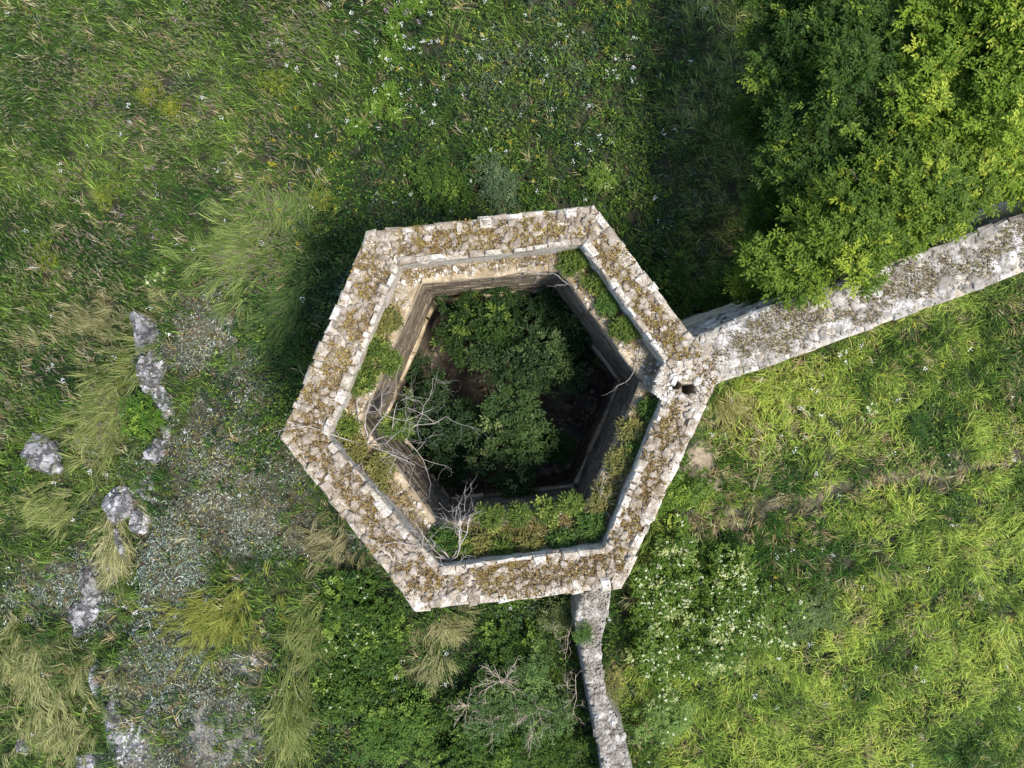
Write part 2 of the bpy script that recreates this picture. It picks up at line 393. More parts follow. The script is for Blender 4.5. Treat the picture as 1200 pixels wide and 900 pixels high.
# stones: a few shapes, shared by hundreds of objects
def stone_mesh(seed, rnd=.2, jit=.085):
    r = random.Random(seed); V = []
    for z, s in ((-.5, 1.0), (.5-rnd, 1.0), (.5, 1-rnd*1.5)):
        for (x, y) in ((-.5, -.5), (.5, -.5), (.5, .5), (-.5, .5)):
            V.append((x*s+r.uniform(-jit, jit), y*s+r.uniform(-jit, jit), z+r.uniform(-jit, jit)*.6))
    Fc = []
    for k in (0, 4):
        for i in range(4): Fc.append((k+i, k+(i+1) % 4, k+4+(i+1) % 4, k+4+i))
    Fc.append((8, 9, 10, 11))
    return np_mesh('stone_block', V, Fc)
def rubble_mesh(seed):
    r = random.Random(seed); V = []; n = r.choice((5, 6, 7))
    for z, s in ((-.5, .85), (.15, 1.0), (.5, .55)):
        for i in range(n):
            t = 2*math.pi*i/n + r.uniform(-.2, .2); q = .5*s*r.uniform(.8, 1.15)
            V.append((q*math.cos(t), q*math.sin(t), z+r.uniform(-.08, .08)))
    tri = []
    for k in (0, n):
        for i in range(n):
            a, b_, c, d = k+i, k+(i+1) % n, k+n+(i+1) % n, k+n+i; tri += [(a, b_, c), (a, c, d)]
    for i in range(1, n-1): tri.append((2*n, 2*n+i, 2*n+i+1))
    return np_mesh('rubble_stone', V, tri)
BLOCKS = {}
def blocks(mat, kind):
    key = (mat.name, kind)
    if key not in BLOCKS:
        L = []
        for s in range(10):
            me = stone_mesh(s+hash(kind) % 1) if kind == 'block' else rubble_mesh(s+50)
            me.materials.append(mat); L.append(me)
        BLOCKS[key] = L
    return BLOCKS[key]
def put_stone(name, mat, kind, pos, ang, size, parent, origin, tilt=.04):
    o = bpy.data.objects.new(name, random.choice(blocks(mat, kind))); C.objects.link(o); o.parent = parent
    o.location = Vector(pos)-origin; o.rotation_euler = (random.uniform(-tilt, tilt), random.uniform(-tilt, tilt), ang); o.scale = size
    return o
def edge_stones(name, poly, z, lens, depth, height, parent, origin, mat, proud=.03, skip=.05, closed=True, side=1, zj=.03, kind='block', gap=.03, ja=.05):
    n = len(poly); cnt = 0
    for i in range(n if closed else n-1):
        a, b_ = poly[i].xy, poly[(i+1) % n].xy; d = b_-a; L = d.length; d.normalize(); nrm = Vector((-d.y, d.x))*side; ang = math.atan2(d.y, d.x); s = 0.0
        while s < L-.06:
            l = min(random.uniform(*lens), L-s)
            if L-s-l < lens[0]*.6: l = L-s
            if random.random() > skip:
                dp = random.uniform(*depth); hh = random.uniform(*height); pr = random.uniform(-proud, proud)
                c = a+d*(s+l/2)+nrm*(pr-dp/2)
                put_stone(name, mat, kind, (c.x, c.y, z-hh/2+random.uniform(-zj, zj)), ang+random.uniform(-ja, ja), (l-gap*random.random(), dp, hh), parent, origin); cnt += 1
            s += l
    return cnt
k1 = edge_stones('coping_stone', OUT, ZT-.015, (.12, .42), (.10, .30), (.2, .28), tower, TO, M_STONE, .025, .06, zj=.025, ja=.035, gap=.012)
k2 = edge_stones('parapet_stone', off(INN, 0), ZT+.03, (.12, .38), (.07, .2), (.2, .3), tower, TO, M_STONE, .015, .2, side=-1, ja=.05, gap=.01)
k3 = edge_stones('cornice_stone', WLK, ZK+.01, (.35, .7), (.2, .3), (.22, .26), tower, TO, M_TAN, .008, .0, side=-1, zj=.006, gap=.012)
k4 = edge_stones('string_stone', off(WLK, .035), ZK-.25, (.35, .8), (.16, .2), (.2, .22), tower, TO, M_TAN, .006, .0, side=-1, zj=.006, gap=.012)
k5 = edge_stones('ledge_stone', off(WLK, -.01), 2.42, (.4, .9), (.22, .3), (.18, .2), tower, TO, M_TAN, .006, .0, side=-1, zj=.006, gap=.012)
# second course just below the coping, seen in the notches of the edge
edge_stones('facing_stone', off(OUT, .0), ZT-.27, (.35, .7), (.2, .3), (.26, .3), tower, TO, M_STONE, .012, .0, zj=.008)

# the corner platform with its two sockets
PLAT = [P(*p, ZT) for p in ((779, 424), (822, 418), (838, 440), (822, 470), (784, 473), (763, 459))]
pc = sum(PLAT, Vector())/6
hole = HOLES
def platform():
    # slab as a grid of small blocks that leaves the sockets open
    poly = [(p.x, p.y) for p in PLAT]; s = .055; V = []; Q = []; n = 0
    x0 = min(p[0] for p in poly); x1 = max(p[0] for p in poly); y0 = min(p[1] for p in poly); y1 = max(p[1] for p in poly)
    x = x0
    nx = int((x1-x0)/s)+1; ny = int((y1-y0)/s)+1
    top = np.zeros((nx+1, ny+1)); ok = np.zeros((nx+1, ny+1), bool)
    for i in range(nx+1):
        for j in range(ny+1):
            px_, py_ = x0+i*s, y0+j*s; ok[i, j] = bool(inside(np.array([px_]), np.array([py_]), poly)[0])
            h = any(abs(px_-c.x) < r and abs(py_-c.y) < r*.8 for c, r in hole)
            top[i, j] = ZT-.6 if h else ZT-.04+random.uniform(-.012, .012)
    idx = {}
    for i in range(nx+1):
        for j in range(ny+1):
            if ok[i, j]: idx[i, j] = len(V); V.append((x0+i*s-TO.x, y0+j*s-TO.y, top[i, j]))
    for i in range(nx):
        for j in range(ny):
            q = [(i, j), (i+1, j), (i+1, j+1), (i, j+1)]
            if all(k in idx for k in q): Q.append(tuple(idx[k] for k in q))
    link('corner_platform', np_mesh('corner_platform', V, Q), M_MORTAR, tower)
    r = [p-TO for p in off(PLAT, -.03)]
    VV = [(p.x, p.y, ZT-.05) for p in r]+[(p.x, p.y, ZK-.4) for p in r]
    link('platform_side', np_mesh('platform_side', VV, [(i, (i+1) % 6, 6+(i+1) % 6, 6+i) for i in range(6)]), M_MORTAR, tower)
platform()
edge_stones('platform_stone', PLAT[4:]+PLAT[:2], ZT, (.14, .26), (.12, .2), (.16, .24), tower, TO, M_STONE, .015, 0, closed=False)
for q in ((788, 441), (803, 442), (818, 447), (799, 465), (812, 466), (785, 464), (824, 456), (780, 447), (806, 436), (795, 432)):
    p = P(*q, ZT); put_stone('platform_stone', M_STONE, 'rub', (p.x, p.y, ZT-.03), random.uniform(0, 6), (random.uniform(.15, .26), random.uniform(.12, .2), .12), tower, TO)

# rubble on the parapet and on the wall walk: thousands of small stones, one mesh each
def rubble_field(name, pts, sizes, zf, mat, parent, origin, flat=.5):
    V = []; T = []; n = 0; protos = []
    for s in range(8):
        me = rubble_mesh(200+s); v = np.zeros(len(me.vertices)*3, np.float32); me.vertices.foreach_get('co', v)
        f = np.zeros(len(me.polygons)*3, np.int32); me.loops.foreach_get('vertex_index', f); protos.append((v.reshape(-1, 3), f.reshape(-1, 3))); bpy.data.meshes.remove(me)
    k = rng.integers(0, 8, len(pts))
    for s in range(8):
        v, f = protos[s]; I = np.where(k == s)[0]
        if not len(I): continue
        a = rng.uniform(0, 6.28, len(I)); sz = sizes[I]; asp = rng.uniform(.6, 1.0, len(I))
        x = v[None, :, 0]*sz[:, None]; y = v[None, :, 1]*(sz*asp)[:, None]; z = v[None, :, 2]*(sz*flat)[:, None]
        z = z + x*rng.uniform(-.35, .35, len(I))[:, None] + y*rng.uniform(-.35, .35, len(I))[:, None]
        X = x*np.cos(a)[:, None]-y*np.sin(a)[:, None]+pts[I, 0][:, None]-origin.x; Y = x*np.sin(a)[:, None]+y*np.cos(a)[:, None]+pts[I, 1][:, None]-origin.y
        Z = z+zf[I][:, None]-origin.z
        V.append(np.stack([X, Y, Z], -1).reshape(-1, 3)); T.append((f[None]+(np.arange(len(I))*len(v))[:, None, None]).reshape(-1, 3)+n); n += len(I)*len(v)
    return tag(link(name, np_mesh(name, np.concatenate(V), np.concatenate(T)), mat, parent), kind='stuff')
def sample(polyA, polyB, n):
    """points inside polygon A and outside polygon B (None: no hole)"""
    xs = [p[0] for p in polyA]; ys = [p[1] for p in polyA]; X = rng.uniform(min(xs), max(xs), n); Y = rng.uniform(min(ys), max(ys), n)
    k = inside(X, Y, polyA)
    if polyB is not None: k &= ~inside(X, Y, polyB)
    return np.stack([X[k], Y[k]], 1)
def edge_dist(p, poly):
    d = np.full(len(p), 9.)
    for i in range(len(poly)):
        a = np.array(poly[i]); b_ = np.array(poly[(i+1) % len(poly)]); ab = b_-a
        t = np.clip(((p-a)@ab)/(ab@ab), 0, 1); d = np.minimum(d, np.linalg.norm(p-a-t[:, None]*ab, axis=1))
    return d
def xy(poly): return [(p.x, p.y) for p in poly]
hole_ok = lambda p: np.all([(np.abs(p[:, 0]-c.x) > r+.04) | (np.abs(p[:, 1]-c.y) > r+.03) for c, r in hole], 0)
pts = sample(xy(off(OUT, -.1)), xy(off(INN, .08)), 14000); pts = pts[hole_ok(pts)]
sz = rng.choice([.05, .08, .12, .17, .24], len(pts), p=[.3, .3, .22, .13, .05])*rng.uniform(.8, 1.2, len(pts))
rubble_field('rubble', pts, sz, np.full(len(pts), ZP+.02)+rng.uniform(0, .05, len(pts)), M_RUBBLE, tower, TO)
pts = sample(xy(PLAT), None, 500); pts = pts[hole_ok(pts)]
rubble_field('platform_rubble', pts, rng.uniform(.04, .1, len(pts)), np.full(len(pts), ZT-.02), M_RUBBLE, tower, TO)
pts = sample(xy(off(INN, -.02)), xy(off(WLK, .06)), 5200)
sz = rng.choice([.04, .06, .09, .14], len(pts), p=[.4, .35, .18, .07])
rubble_field('wall_walk_rubble', pts, sz, np.full(len(pts), ZK+.01)+rng.uniform(0, .03, len(pts)), M_RUBBLE, tower, TO)
pts = sample(xy(WLK), None, 1100); sz = rng.choice([.06, .1, .16, .3], len(pts), p=[.5, .3, .15, .05])
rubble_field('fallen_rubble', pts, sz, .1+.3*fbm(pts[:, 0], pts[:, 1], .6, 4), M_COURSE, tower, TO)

# ------------------------------------------------------------------ the curtain wall and the low wall
def strip_wall(name, label, A, B, z, base_z, batterA, batterB, mat):
    org = Vector((A[1].x, A[1].y, 0)); t = thing(name, label, 'wall', org)
    n = len(A); V = []; Q = []; k = 6; rows = []
    def interp(Ls, m):
        r = []
        for i in range(len(Ls)-1):
            for j in range(m): r.append(Ls[i].lerp(Ls[i+1], j/m))
        r.append(Ls[-1]); return r
    m = max(len(A), len(B))
    # resample both edges to the same number of points
    def resample(Ls, cnt):
        d = [0]
        for i in range(1, len(Ls)): d.append(d[-1]+(Ls[i]-Ls[i-1]).length)
        return [Vector((np.interp(s, d, [p.x for p in Ls]), np.interp(s, d, [p.y for p in Ls]), z)) for s in np.linspace(0, d[-1], cnt)]
    cnt = 60; RA, RB = resample(A, cnt), resample(B, cnt)
    def nd(i, R, sgn):
        d = (R[min(i+1, cnt-1)]-R[max(i-1, 0)]); d = Vector((-d.y, d.x, 0)).normalized(); return d*sgn
    def jit(v, s): return v+Vector((random.uniform(-s, s), random.uniform(-s, s), random.uniform(-s, s)))
    cols = []
    for i in range(cnt):
        a, b_ = RA[i], RB[i]; na = (a-b_).normalized()
        c = [a+na*batterA+Vector((0, 0, base_z-z)), a+na*batterA*.5+Vector((0, 0, (base_z-z)*.5)), a+Vector((0, 0, -.06))]
        c += [a.lerp(b_, f)+Vector((0, 0, .02)) for f in (.2, .4, .6, .8)] + [b_+Vector((0, 0, -.05)), b_-na*batterB+Vector((0, 0, base_z-z))]
        cols.append(c); V += [tuple(jit(p, .012)-org) for p in c]
    w = len(cols[0])
    for i in range(cnt-1):
        for j in range(w-1): Q.append((i*w+j, i*w+j+1, (i+1)*w+j+1, (i+1)*w+j))
    link('wall_core', np_mesh('wall_core', V, Q), mat, t)
    return t, org, RA, RB
cw, CO, RA, RB = strip_wall('curtain_wall', 'long pale rubble wall running from the tower past the leafy trees', CN, CS, ZC, -.3, .42, .1, M_MORTAR)
edge_stones('facing_stone', CN, ZC+.02, (.2, .5), (.15, .32), (.2, .3), cw, CO, M_GREY, .015, .1, closed=False, side=1, ja=.03)
edge_stones('facing_stone', CS, ZC+.0, (.2, .5), (.15, .3), (.2, .3), cw, CO, M_GREY, .015, .1, closed=False, side=-1, ja=.03)
pts = sample(cur_poly, None, 2600); pts = pts[edge_dist(pts, cur_poly) > .2][:290]
for p in pts:
    s = random.uniform(.16, .42); put_stone('wall_stone', M_GREY, 'rub', (p[0], p[1], ZC+random.uniform(-.01, .02)), random.uniform(0, 6), (s, s*random.uniform(.6, 1), s*.3), cw, CO, .08)
pts = sample(cur_poly, None, 17000); pts = pts[edge_dist(pts, cur_poly) > .09]; sz = rng.choice([.05, .08, .11, .15], len(pts), p=[.35, .35, .2, .1])
rubble_field('rubble', pts, sz, np.full(len(pts), ZC+.012)+rng.uniform(-.01, .015, len(pts)), M_GREY, cw, CO, .28)
# courses on the shaded north face
def face_courses(A, z, base, batter, parent, origin, mat, zs, name='course_stone'):
    for k in range(len(A)-1):
        a, b_ = A[k], A[k+1]; d = (b_-a); L = d.length; d.normalize(); nrm = Vector((-d.y, d.x, 0)); ang = math.atan2(d.y, d.x)
        for zz in zs:
            s = random.uniform(-.2, 0)
            while s < L-.1:
                l = random.uniform(.35, .7); f = (z-zz)/(z-base); c = a+d*(s+l/2)+nrm*(batter*f-.08)
                put_stone(name, mat, 'block', (c.x, c.y, zz), ang, (l-.03, .24, .3), parent, origin, .03); s += l
face_courses(CN[1:4], ZC, -.3, .42, cw, CO, M_GREY, (4.6, 4.2, 3.8, 3.4, 3.0))
face_courses(CN[5:7], ZC, -.3, .42, cw, CO, M_GREY, (4.6, 4.2, 3.8))
lw, LO, RA, RB = strip_wall('low_wall', 'low grey ruined wall leaving the tower towards the bottom of the view', LW, LE, ZL, -.3, .1, .14, M_LOW)
edge_stones('facing_stone', LW, ZL+.02, (.18, .42), (.15, .28), (.18, .26), lw, LO, M_LOW, .03, .1, closed=False, side=-1)
pts = sample(low_poly, None, 600)[:90]
for p in pts:
    s = random.uniform(.15, .32); put_stone('wall_stone', M_LOW, 'rub', (p[0], p[1], ZL+random.uniform(-.04, .02)), random.uniform(0, 6), (s, s*random.uniform(.6, 1), s*.5), lw, LO, .2)
pts = sample(low_poly, None, 9000); sz = rng.choice([.04, .06, .09, .13], len(pts), p=[.35, .35, .2, .1])
rubble_field('rubble', pts, sz, np.full(len(pts), ZL+.01)+rng.uniform(-.01, .03, len(pts)), M_LOW, lw, LO)
edge_stones('facing_stone', LE, ZL, (.16, .4), (.12, .3), (.2, .28), lw, LO, M_LOW, .035, .3, closed=False, side=1, ja=.1, zj=.05)

# ------------------------------------------------------------------ moss and dry weeds on the masonry (uncountable)
def moss_on(name, label, pts, z, w, cols, dens_thr, size=(.03, .062)):
    n = .55*fbm(pts[:, 0], pts[:, 1], 1.4, 1, 3) + .45*fbm(pts[:, 0], pts[:, 1], 7.0, 4, 2) + .3*(w-.5); keep = n > dens_thr; pts = pts[keep]; B = Batch(); m = len(pts)
    base = np.column_stack([pts, z+rng.uniform(-.02, .03, m)])
    t = fbm(pts[:, 0], pts[:, 1], 2.2, 5, 2); t2 = rng.random(m)
    c = np.where((t2 < .45)[:, None], cols[0], np.where((t2 < .75)[:, None], cols[1], np.where((t+rng.normal(0, .1, m) > .56)[:, None], cols[2], cols[3])))
    c = cjit(1, m, .35, .1)*c
    B.leaves(base, rng.uniform(0, 6.28, m), rng.uniform(.1, 1.2, m), rng.uniform(*size, m), rng.uniform(.016, .034, m), c)
    return tag(link(name, B.mesh(name), M_DRY), label, 'moss', kind='stuff')
MOSS = [np.array(c) for c in ((.34, .235, .085), (.20, .135, .055), (.38, .30, .055), (.12, .09, .055))]
pts = sample(xy(off(OUT, -.03)), xy(off(INN, .02)), 170000); pts = pts[hole_ok(pts)]
w = np.minimum(edge_dist(pts, xy(OUT))-.12, edge_dist(pts, xy(INN)))*2.2+.12
moss_on('dry_moss', 'ochre and brown dry moss carpeting the parapet top of the tower', pts, ZP+.06, np.clip(w, .12, .8), MOSS, .44)
pts = sample(xy(off(INN, -.03)), xy(off(WLK, .1)), 60000)
moss_on('wall_walk_moss', 'brown dry moss and litter along the tower wall walk', pts, ZK+.04, np.full(len(pts), .5), MOSS, .46)
pts = sample(cur_poly, None, 90000); w = np.clip(edge_dist(pts, cur_poly)*1.6, 0, 1)
moss_on('wall_moss', 'thin olive and tan moss patches on top of the long wall', pts, ZC+.05, w,
        [np.array(c) for c in ((.26, .21, .09), (.22, .18, .09), (.22, .22, .05), (.18, .15, .10))], .50)

# ------------------------------------------------------------------ meadow: uncountable ground cover, several kinds
def field(n, margin=(18.5, 14)):
    X = rng.uniform(-margin[0], margin[0], n); Y = rng.uniform(-margin[1], margin[1], n)
    k = ~inside(X, Y, tower_poly) & ~inside(X, Y, cur_poly) & ~inside(X, Y, low_poly)
    k &= ((np.abs(X) < 14.9) & (np.abs(Y) < 11.3)) | (rng.random(n) < .16)
    X, Y = X[k], Y[k]; u, v = to_px(X, Y); u = u+(fbm(X, Y, .8, 6)-.5)*60; v = v+(fbm(X, Y, .8, 7)-.5)*60
    return X, Y, u, v
def weights(u, v):
    sc = scrub_w(u, v)
    wall_y = np.interp(u, [800, 1200, 1500], [455, 318, 215])
    right = sstep(-15, 15, v-wall_y)*sstep(715, 760, u)
    herb = np.clip(sstep(380, 470, u+.35*(v-150))*(1-sstep(380, 460, v))*(1-sstep(780, 840, u)) + blob(u, v, 350, 400, 75, 150, 20) + sstep(320, 380, u)*sstep(680, 720, v)*(1-sstep(700, 730, u)), 0, 1)
    under = sstep(770, 830, u)*(1-sstep(-20, 20, v-wall_y))
    soil = np.clip(blob(u, v, 816, 545, 16, 32, 20, .2)+blob(u, v, 838, 573, 18, 9, 20, .3)+.6*track(u, v), 0, 1)
    return sc, right, herb, under, soil
def finish(name, label, B, mat, cat='grass'):
    return tag(link(name, B.mesh(name), mat), label, cat, kind='stuff')

# grass in tufts everywhere, brightest and densest on the right
X, Y, u, v = field(68000); sc, right, herb, under, soil = weights(u, v)
dens = (.75*(1-np.clip(sc*1.15, 0, .95)))*(1-.6*herb)*(1-.0*under)*(1-.95*soil) + .25*right*(1-soil)
k = rng.random(len(X)) < dens; X, Y, u, v, right, herb, under, sc = (a[k] for a in (X, Y, u, v, right, herb, under, sc)); n = len(X)
patch = fbm(X, Y, .55, 0); fine = fbm(X, Y, 1.6, 4); tone = np.clip(rng.normal(.5, .28, n)+(fine-.5)*1.6, 0, 1)
left_c = mixc((.016, .05, .006), (.105, .17, .026), np.clip(tone*.7+(patch-.4)*1.6, 0, 1))
glade = np.clip(.75*blob(u, v, 1010, 830, 170, 110, -15, .6)+.6*blob(u, v, 1080, 620, 130, 90, 0, .6)+.5*blob(u, v, 1010, 450, 160, 70, -20, .6)+.4*blob(u, v, 950, 720, 70, 70, 0, .6), 0, 1)
right_c = mixc((.028, .08, .008), (.35, .47, .07), np.clip(tone*.8+.05+(patch-.5)*2.0+(fbm(X, Y, 1.0, 3)-.5)*1.2+(glade-.35)*.5, 0, 1))
c = left_c*(1-right[:, None])+right_c*right[:, None]
c = c*(1-under[:, None]) + np.array([.20, .26, .06])*under[:, None]*(.5+1.0*tone[:, None])  # grass beneath the trees coloured lighter to offset their deep shade
dry = rng.random(n) < .05+.10*sstep(.52, .62, fbm(X, Y, .45, 7))+.7*track(u, v)+.25*blob(u, v, 870, 520, 60, 60); c[dry] = cjit((.32, .26, .13), dry.sum())
flow = np.where(right > .5, fbm(X, Y, .4, 2)*11+rng.normal(0, .75, n), 2.75+(fbm(X, Y, .3, 3)-.5)*1.6+rng.normal(0, .4, n))
hgt = (.02+1.1*np.clip(fbm(X, Y, 1.3, 5, 2)-.40, 0, .4))*rng.uniform(.4, 1.2, n); Lt = np.where(right > .5, rng.uniform(.2, .46, n), rng.uniform(.2, .46, n))
kb = rng.integers(6, 12, n); I = np.repeat(np.arange(n), kb); m = len(I)
bx_ = X[I]+rng.normal(0, .06, m); by_ = Y[I]+rng.normal(0, .06, m); cc = np.clip(cjit(1, m, .15, .1)*c[I]*np.exp(rng.normal(-.08, 1, (m, 1))*np.where(right[I] > .5, .42, .6)[:, None]), .006, .5)
B = Batch(); base = np.column_stack([bx_, by_, ground_z(bx_, by_)+hgt[I]*rng.uniform(.3, 1, m)])
B.blades(base, flow[I]+rng.normal(0, .55, m), Lt[I]*rng.uniform(.7, 1.2, m), rng.uniform(.4, 1.2, m), rng.uniform(-.6, .4, m), np.where(right[I] > .5, rng.uniform(.011, .026, m), rng.uniform(.011, .025, m)), cc*.85, cc*1.12, 2, rng.normal(0, .5, m))
finish('meadow_grass', 'green meadow grass covering the ground around the tower', B, M_GRASS)

# seed heads leaning with the wind on the left meadow
X, Y, u, v = field(150000); sc, right, herb, under, soil = weights(u, v)
mead = np.clip(sstep(470, 380, u+.3*(v-100))*sstep(420, 300, v) + blob(u, v, 70, 420, 150, 120) + .35*blob(u, v, 60, 620, 80, 60), 0, 1)*(1-sc)
k = rng.random(len(X)) < mead*(.12+.55*sstep(.42, .58, fbm(X, Y, 1.1, 5))); X, Y, u, v = X[k], Y[k], u[k], v[k]; n = len(X)
t = fbm(X, Y, .8, 2); c = mixc((.21, .22, .11), (.22, .18, .14), np.clip((t-.35)*3, 0, 1)); c = cjit(1, n, .3, .08)*c
B = Batch(); base = np.column_stack([X, Y, ground_z(X, Y)+rng.uniform(.3, .6, n)])
B.leaves(base, 2.75+(fbm(X, Y, .3, 3)-.5)*1.6+rng.normal(0, .35, n), rng.uniform(-.4, .3, n), rng.uniform(.10, .24, n), rng.uniform(.018, .034, n), c)
finish('seed_heads', 'straw and mauve grass seed heads leaning over the upper left meadow', B, M_DRY)

# broad-leaved herbs
X, Y, u, v = field(36000); sc, right, herb, under, soil = weights(u, v)
dens = (.34 + .66*herb)*(1-.85*sc)*(1-.35*under)*(1-soil); dens = np.maximum(dens, .35*right*(fbm(X, Y, .6, 3) > .5)*(1-soil))
k = rng.random(len(X)) < dens; X, Y, u, v, right, under, herb = (a[k] for a in (X, Y, u, v, right, under, herb)); n = len(X)
PAL = np.array([(.02, .055, .010), (.04, .10, .014), (.085, .16, .022), (.035, .08, .03), (.14, .21, .032), (.12, .16, .085)])
sel = np.clip((fbm(X, Y, .5, 6)*6+rng.normal(0, 1.3, n)).astype(int), 0, 5); pc_ = PAL[sel]; pc_ = pc_*(1-right[:, None]*.4)+np.array([.15, .24, .04])*right[:, None]*.4
kL = rng.integers(13, 32, n); rad = rng.uniform(.08, .24, n); hh = rng.uniform(.12, .5, n)*(.6+.4*herb)
I = np.repeat(np.arange(n), kL); m = len(I); th = rng.uniform(0, 6.28, m); rr = np.sqrt(rng.random(m)); rp = rad[I]*rr
base = np.column_stack([X[I]+rp*np.cos(th), Y[I]+rp*np.sin(th), ground_z(X, Y)[I]+hh[I]*(1-.7*rr**2)*rng.uniform(.5, 1.1, m)])
B = Batch(); ls = rng.uniform(.045, .115, n)[I]
B.leaves(base, th+rng.normal(0, .6, m), rng.normal(.1, .4, m), ls*rng.uniform(.8, 1.2, m), ls*rng.uniform(.35, .6, m), np.clip(cjit(1, m, .15, .1)*pc_[I]*np.exp(rng.normal(-.15, .45, (m, 1))), .006, .5))
finish('meadow_herbs', 'dark leafy herbs growing above and below the tower', B, M_LEAF, 'herbs')

# grey scrub on the rocky strip
X, Y, u, v = field(140000); sc, right, herb, under, soil = weights(u, v)
bare = np.clip(blob(u, v, 272, 850, 44, 38)+blob(u, v, 300, 775, 20, 16)+blob(u, v, 165, 860, 22, 36), 0, 1)
k = rng.random(len(X)) < sc*1.5*(.45+.55*sstep(.36, .46, fbm(X, Y, 1.6, 4)))*(1-.75*bare); X, Y, u, v = X[k], Y[k], u[k], v[k]; n = len(X)
sage = np.clip(blob(u, v, 120, 700, 110, 70, 20)+blob(u, v, 215, 720, 40, 110), 0, 1); t = fbm(X, Y, .9, 6)
c = mixc((.125, .145, .11), (.28, .31, .245), np.clip((t-.3)*2.5, 0, 1)); c = c*(1-sage[:, None])+np.array([.24, .30, .24])*sage[:, None]
ol = rng.random(n) < .16; c[ol] = (.20, .19, .05); br = rng.random(n) < .08; c[br] = (.24, .17, .12)
I = np.repeat(np.arange(n), 7); m = len(I)
base = np.column_stack([X[I]+rng.normal(0, .05, m), Y[I]+rng.normal(0, .05, m), ground_z(X, Y)[I]+(.03+.5*np.clip(fbm(X, Y, 2.2, 6, 2)-.38, 0, .5))[I]*rng.uniform(.3, 1.2, m)])
B = Batch(); hd = (-.6+(fbm(X, Y, .4, 2)-.5)*4)[I]+rng.normal(0, 1.0, m)
B.leaves(base, hd, rng.normal(.35, .4, m), rng.uniform(.06, .14, m), rng.uniform(.016, .03, m), np.clip(cjit(1, m, .1, .06)*c[I]*np.exp(rng.normal(-.1, .62, (m, 1))), .01, .6))
finish('grey_scrub', 'low grey-green aromatic scrub on the rocky strip left of the tower', B, M_DRY, 'scrub')

# loose gravel on the bare parts
X, Y, u, v = field(26000); sc, right, herb, under, soil = weights(u, v); k = rng.random(len(X)) < sc*.14; pts = np.column_stack([X[k], Y[k]])
o = rubble_field('gravel', pts, rng.choice([.03, .05, .09], len(pts), p=[.6, .3, .1]), ground_z(pts[:, 0], pts[:, 1])+.01, M_ROCK, None, Vector((0, 0, 0)))
tag(o, 'loose grey gravel scattered between the scrub on the left', 'gravel')

# flower specks
def specks(name, label, n0, wfun, cols, size, zr):
    X, Y, u, v = field(n0); k = rng.random(len(X)) < wfun(X, Y, u, v); X, Y = X[k], Y[k]; n = len(X)
    q = rng.integers(2, 6, n); I = np.repeat(np.arange(n), q*3); m = len(I); th = rng.uniform(0, 6.28, m); z = ground_z(X, Y)+rng.uniform(*zr, n)
    base = np.column_stack([X[I]+rng.normal(0, .035, m), Y[I]+rng.normal(0, .035, m), z[I]+rng.uniform(-.03, .03, m)])
    cc = np.array(cols)[rng.integers(0, len(cols), n)][I]
    B = Batch(); B.leaves(base, th, rng.uniform(-.1, .5, m), rng.uniform(.6, 1.1, m)*size, rng.uniform(.5, .9, m)*size, cjit(1, m, .15, .04)*cc)
    finish(name, label, B, M_FLOWER, 'flowers')
specks('white_flowers', 'tiny white flower heads dotted over the meadow', 5000, lambda X, Y, u, v: (.06+.5*blob(u, v, 430, 70, 120, 90)*sstep(.5, .6, fbm(X, Y, .9, 1))+.22*blob(u, v, 560, 120, 250, 120)+.3*blob(u, v, 440, 770, 80, 70)+.3*blob(u, v, 920, 480, 90, 60))*(1-weights(u, v)[3]),
       [(.78, .78, .74), (.70, .72, .70), (.8, .8, .8)], .035, (.3, .55))
specks('yellow_flowers', 'tiny yellow flower heads among the herbs above the tower', 9000, lambda X, Y, u, v: (.5*blob(u, v, 640, 80, 150, 110)*sstep(.45, .6, fbm(X, Y, .8, 2))+.4*blob(u, v, 370, 190, 50, 90)+.05*(u > 850))*(1-weights(u, v)[3]),
       [(.55, .46, .04), (.45, .45, .05)], .03, (.3, .55))
specks('mauve_flowers', 'mauve flower heads scattered in the upper left meadow', 6000, lambda X, Y, u, v: .35*blob(u, v, 330, 40, 160, 60)*sstep(.5, .6, fbm(X, Y, .9, 4))+.3*blob(u, v, 180, 240, 60, 40),
       [(.33, .22, .32), (.38, .28, .36)], .035, (.3, .5))

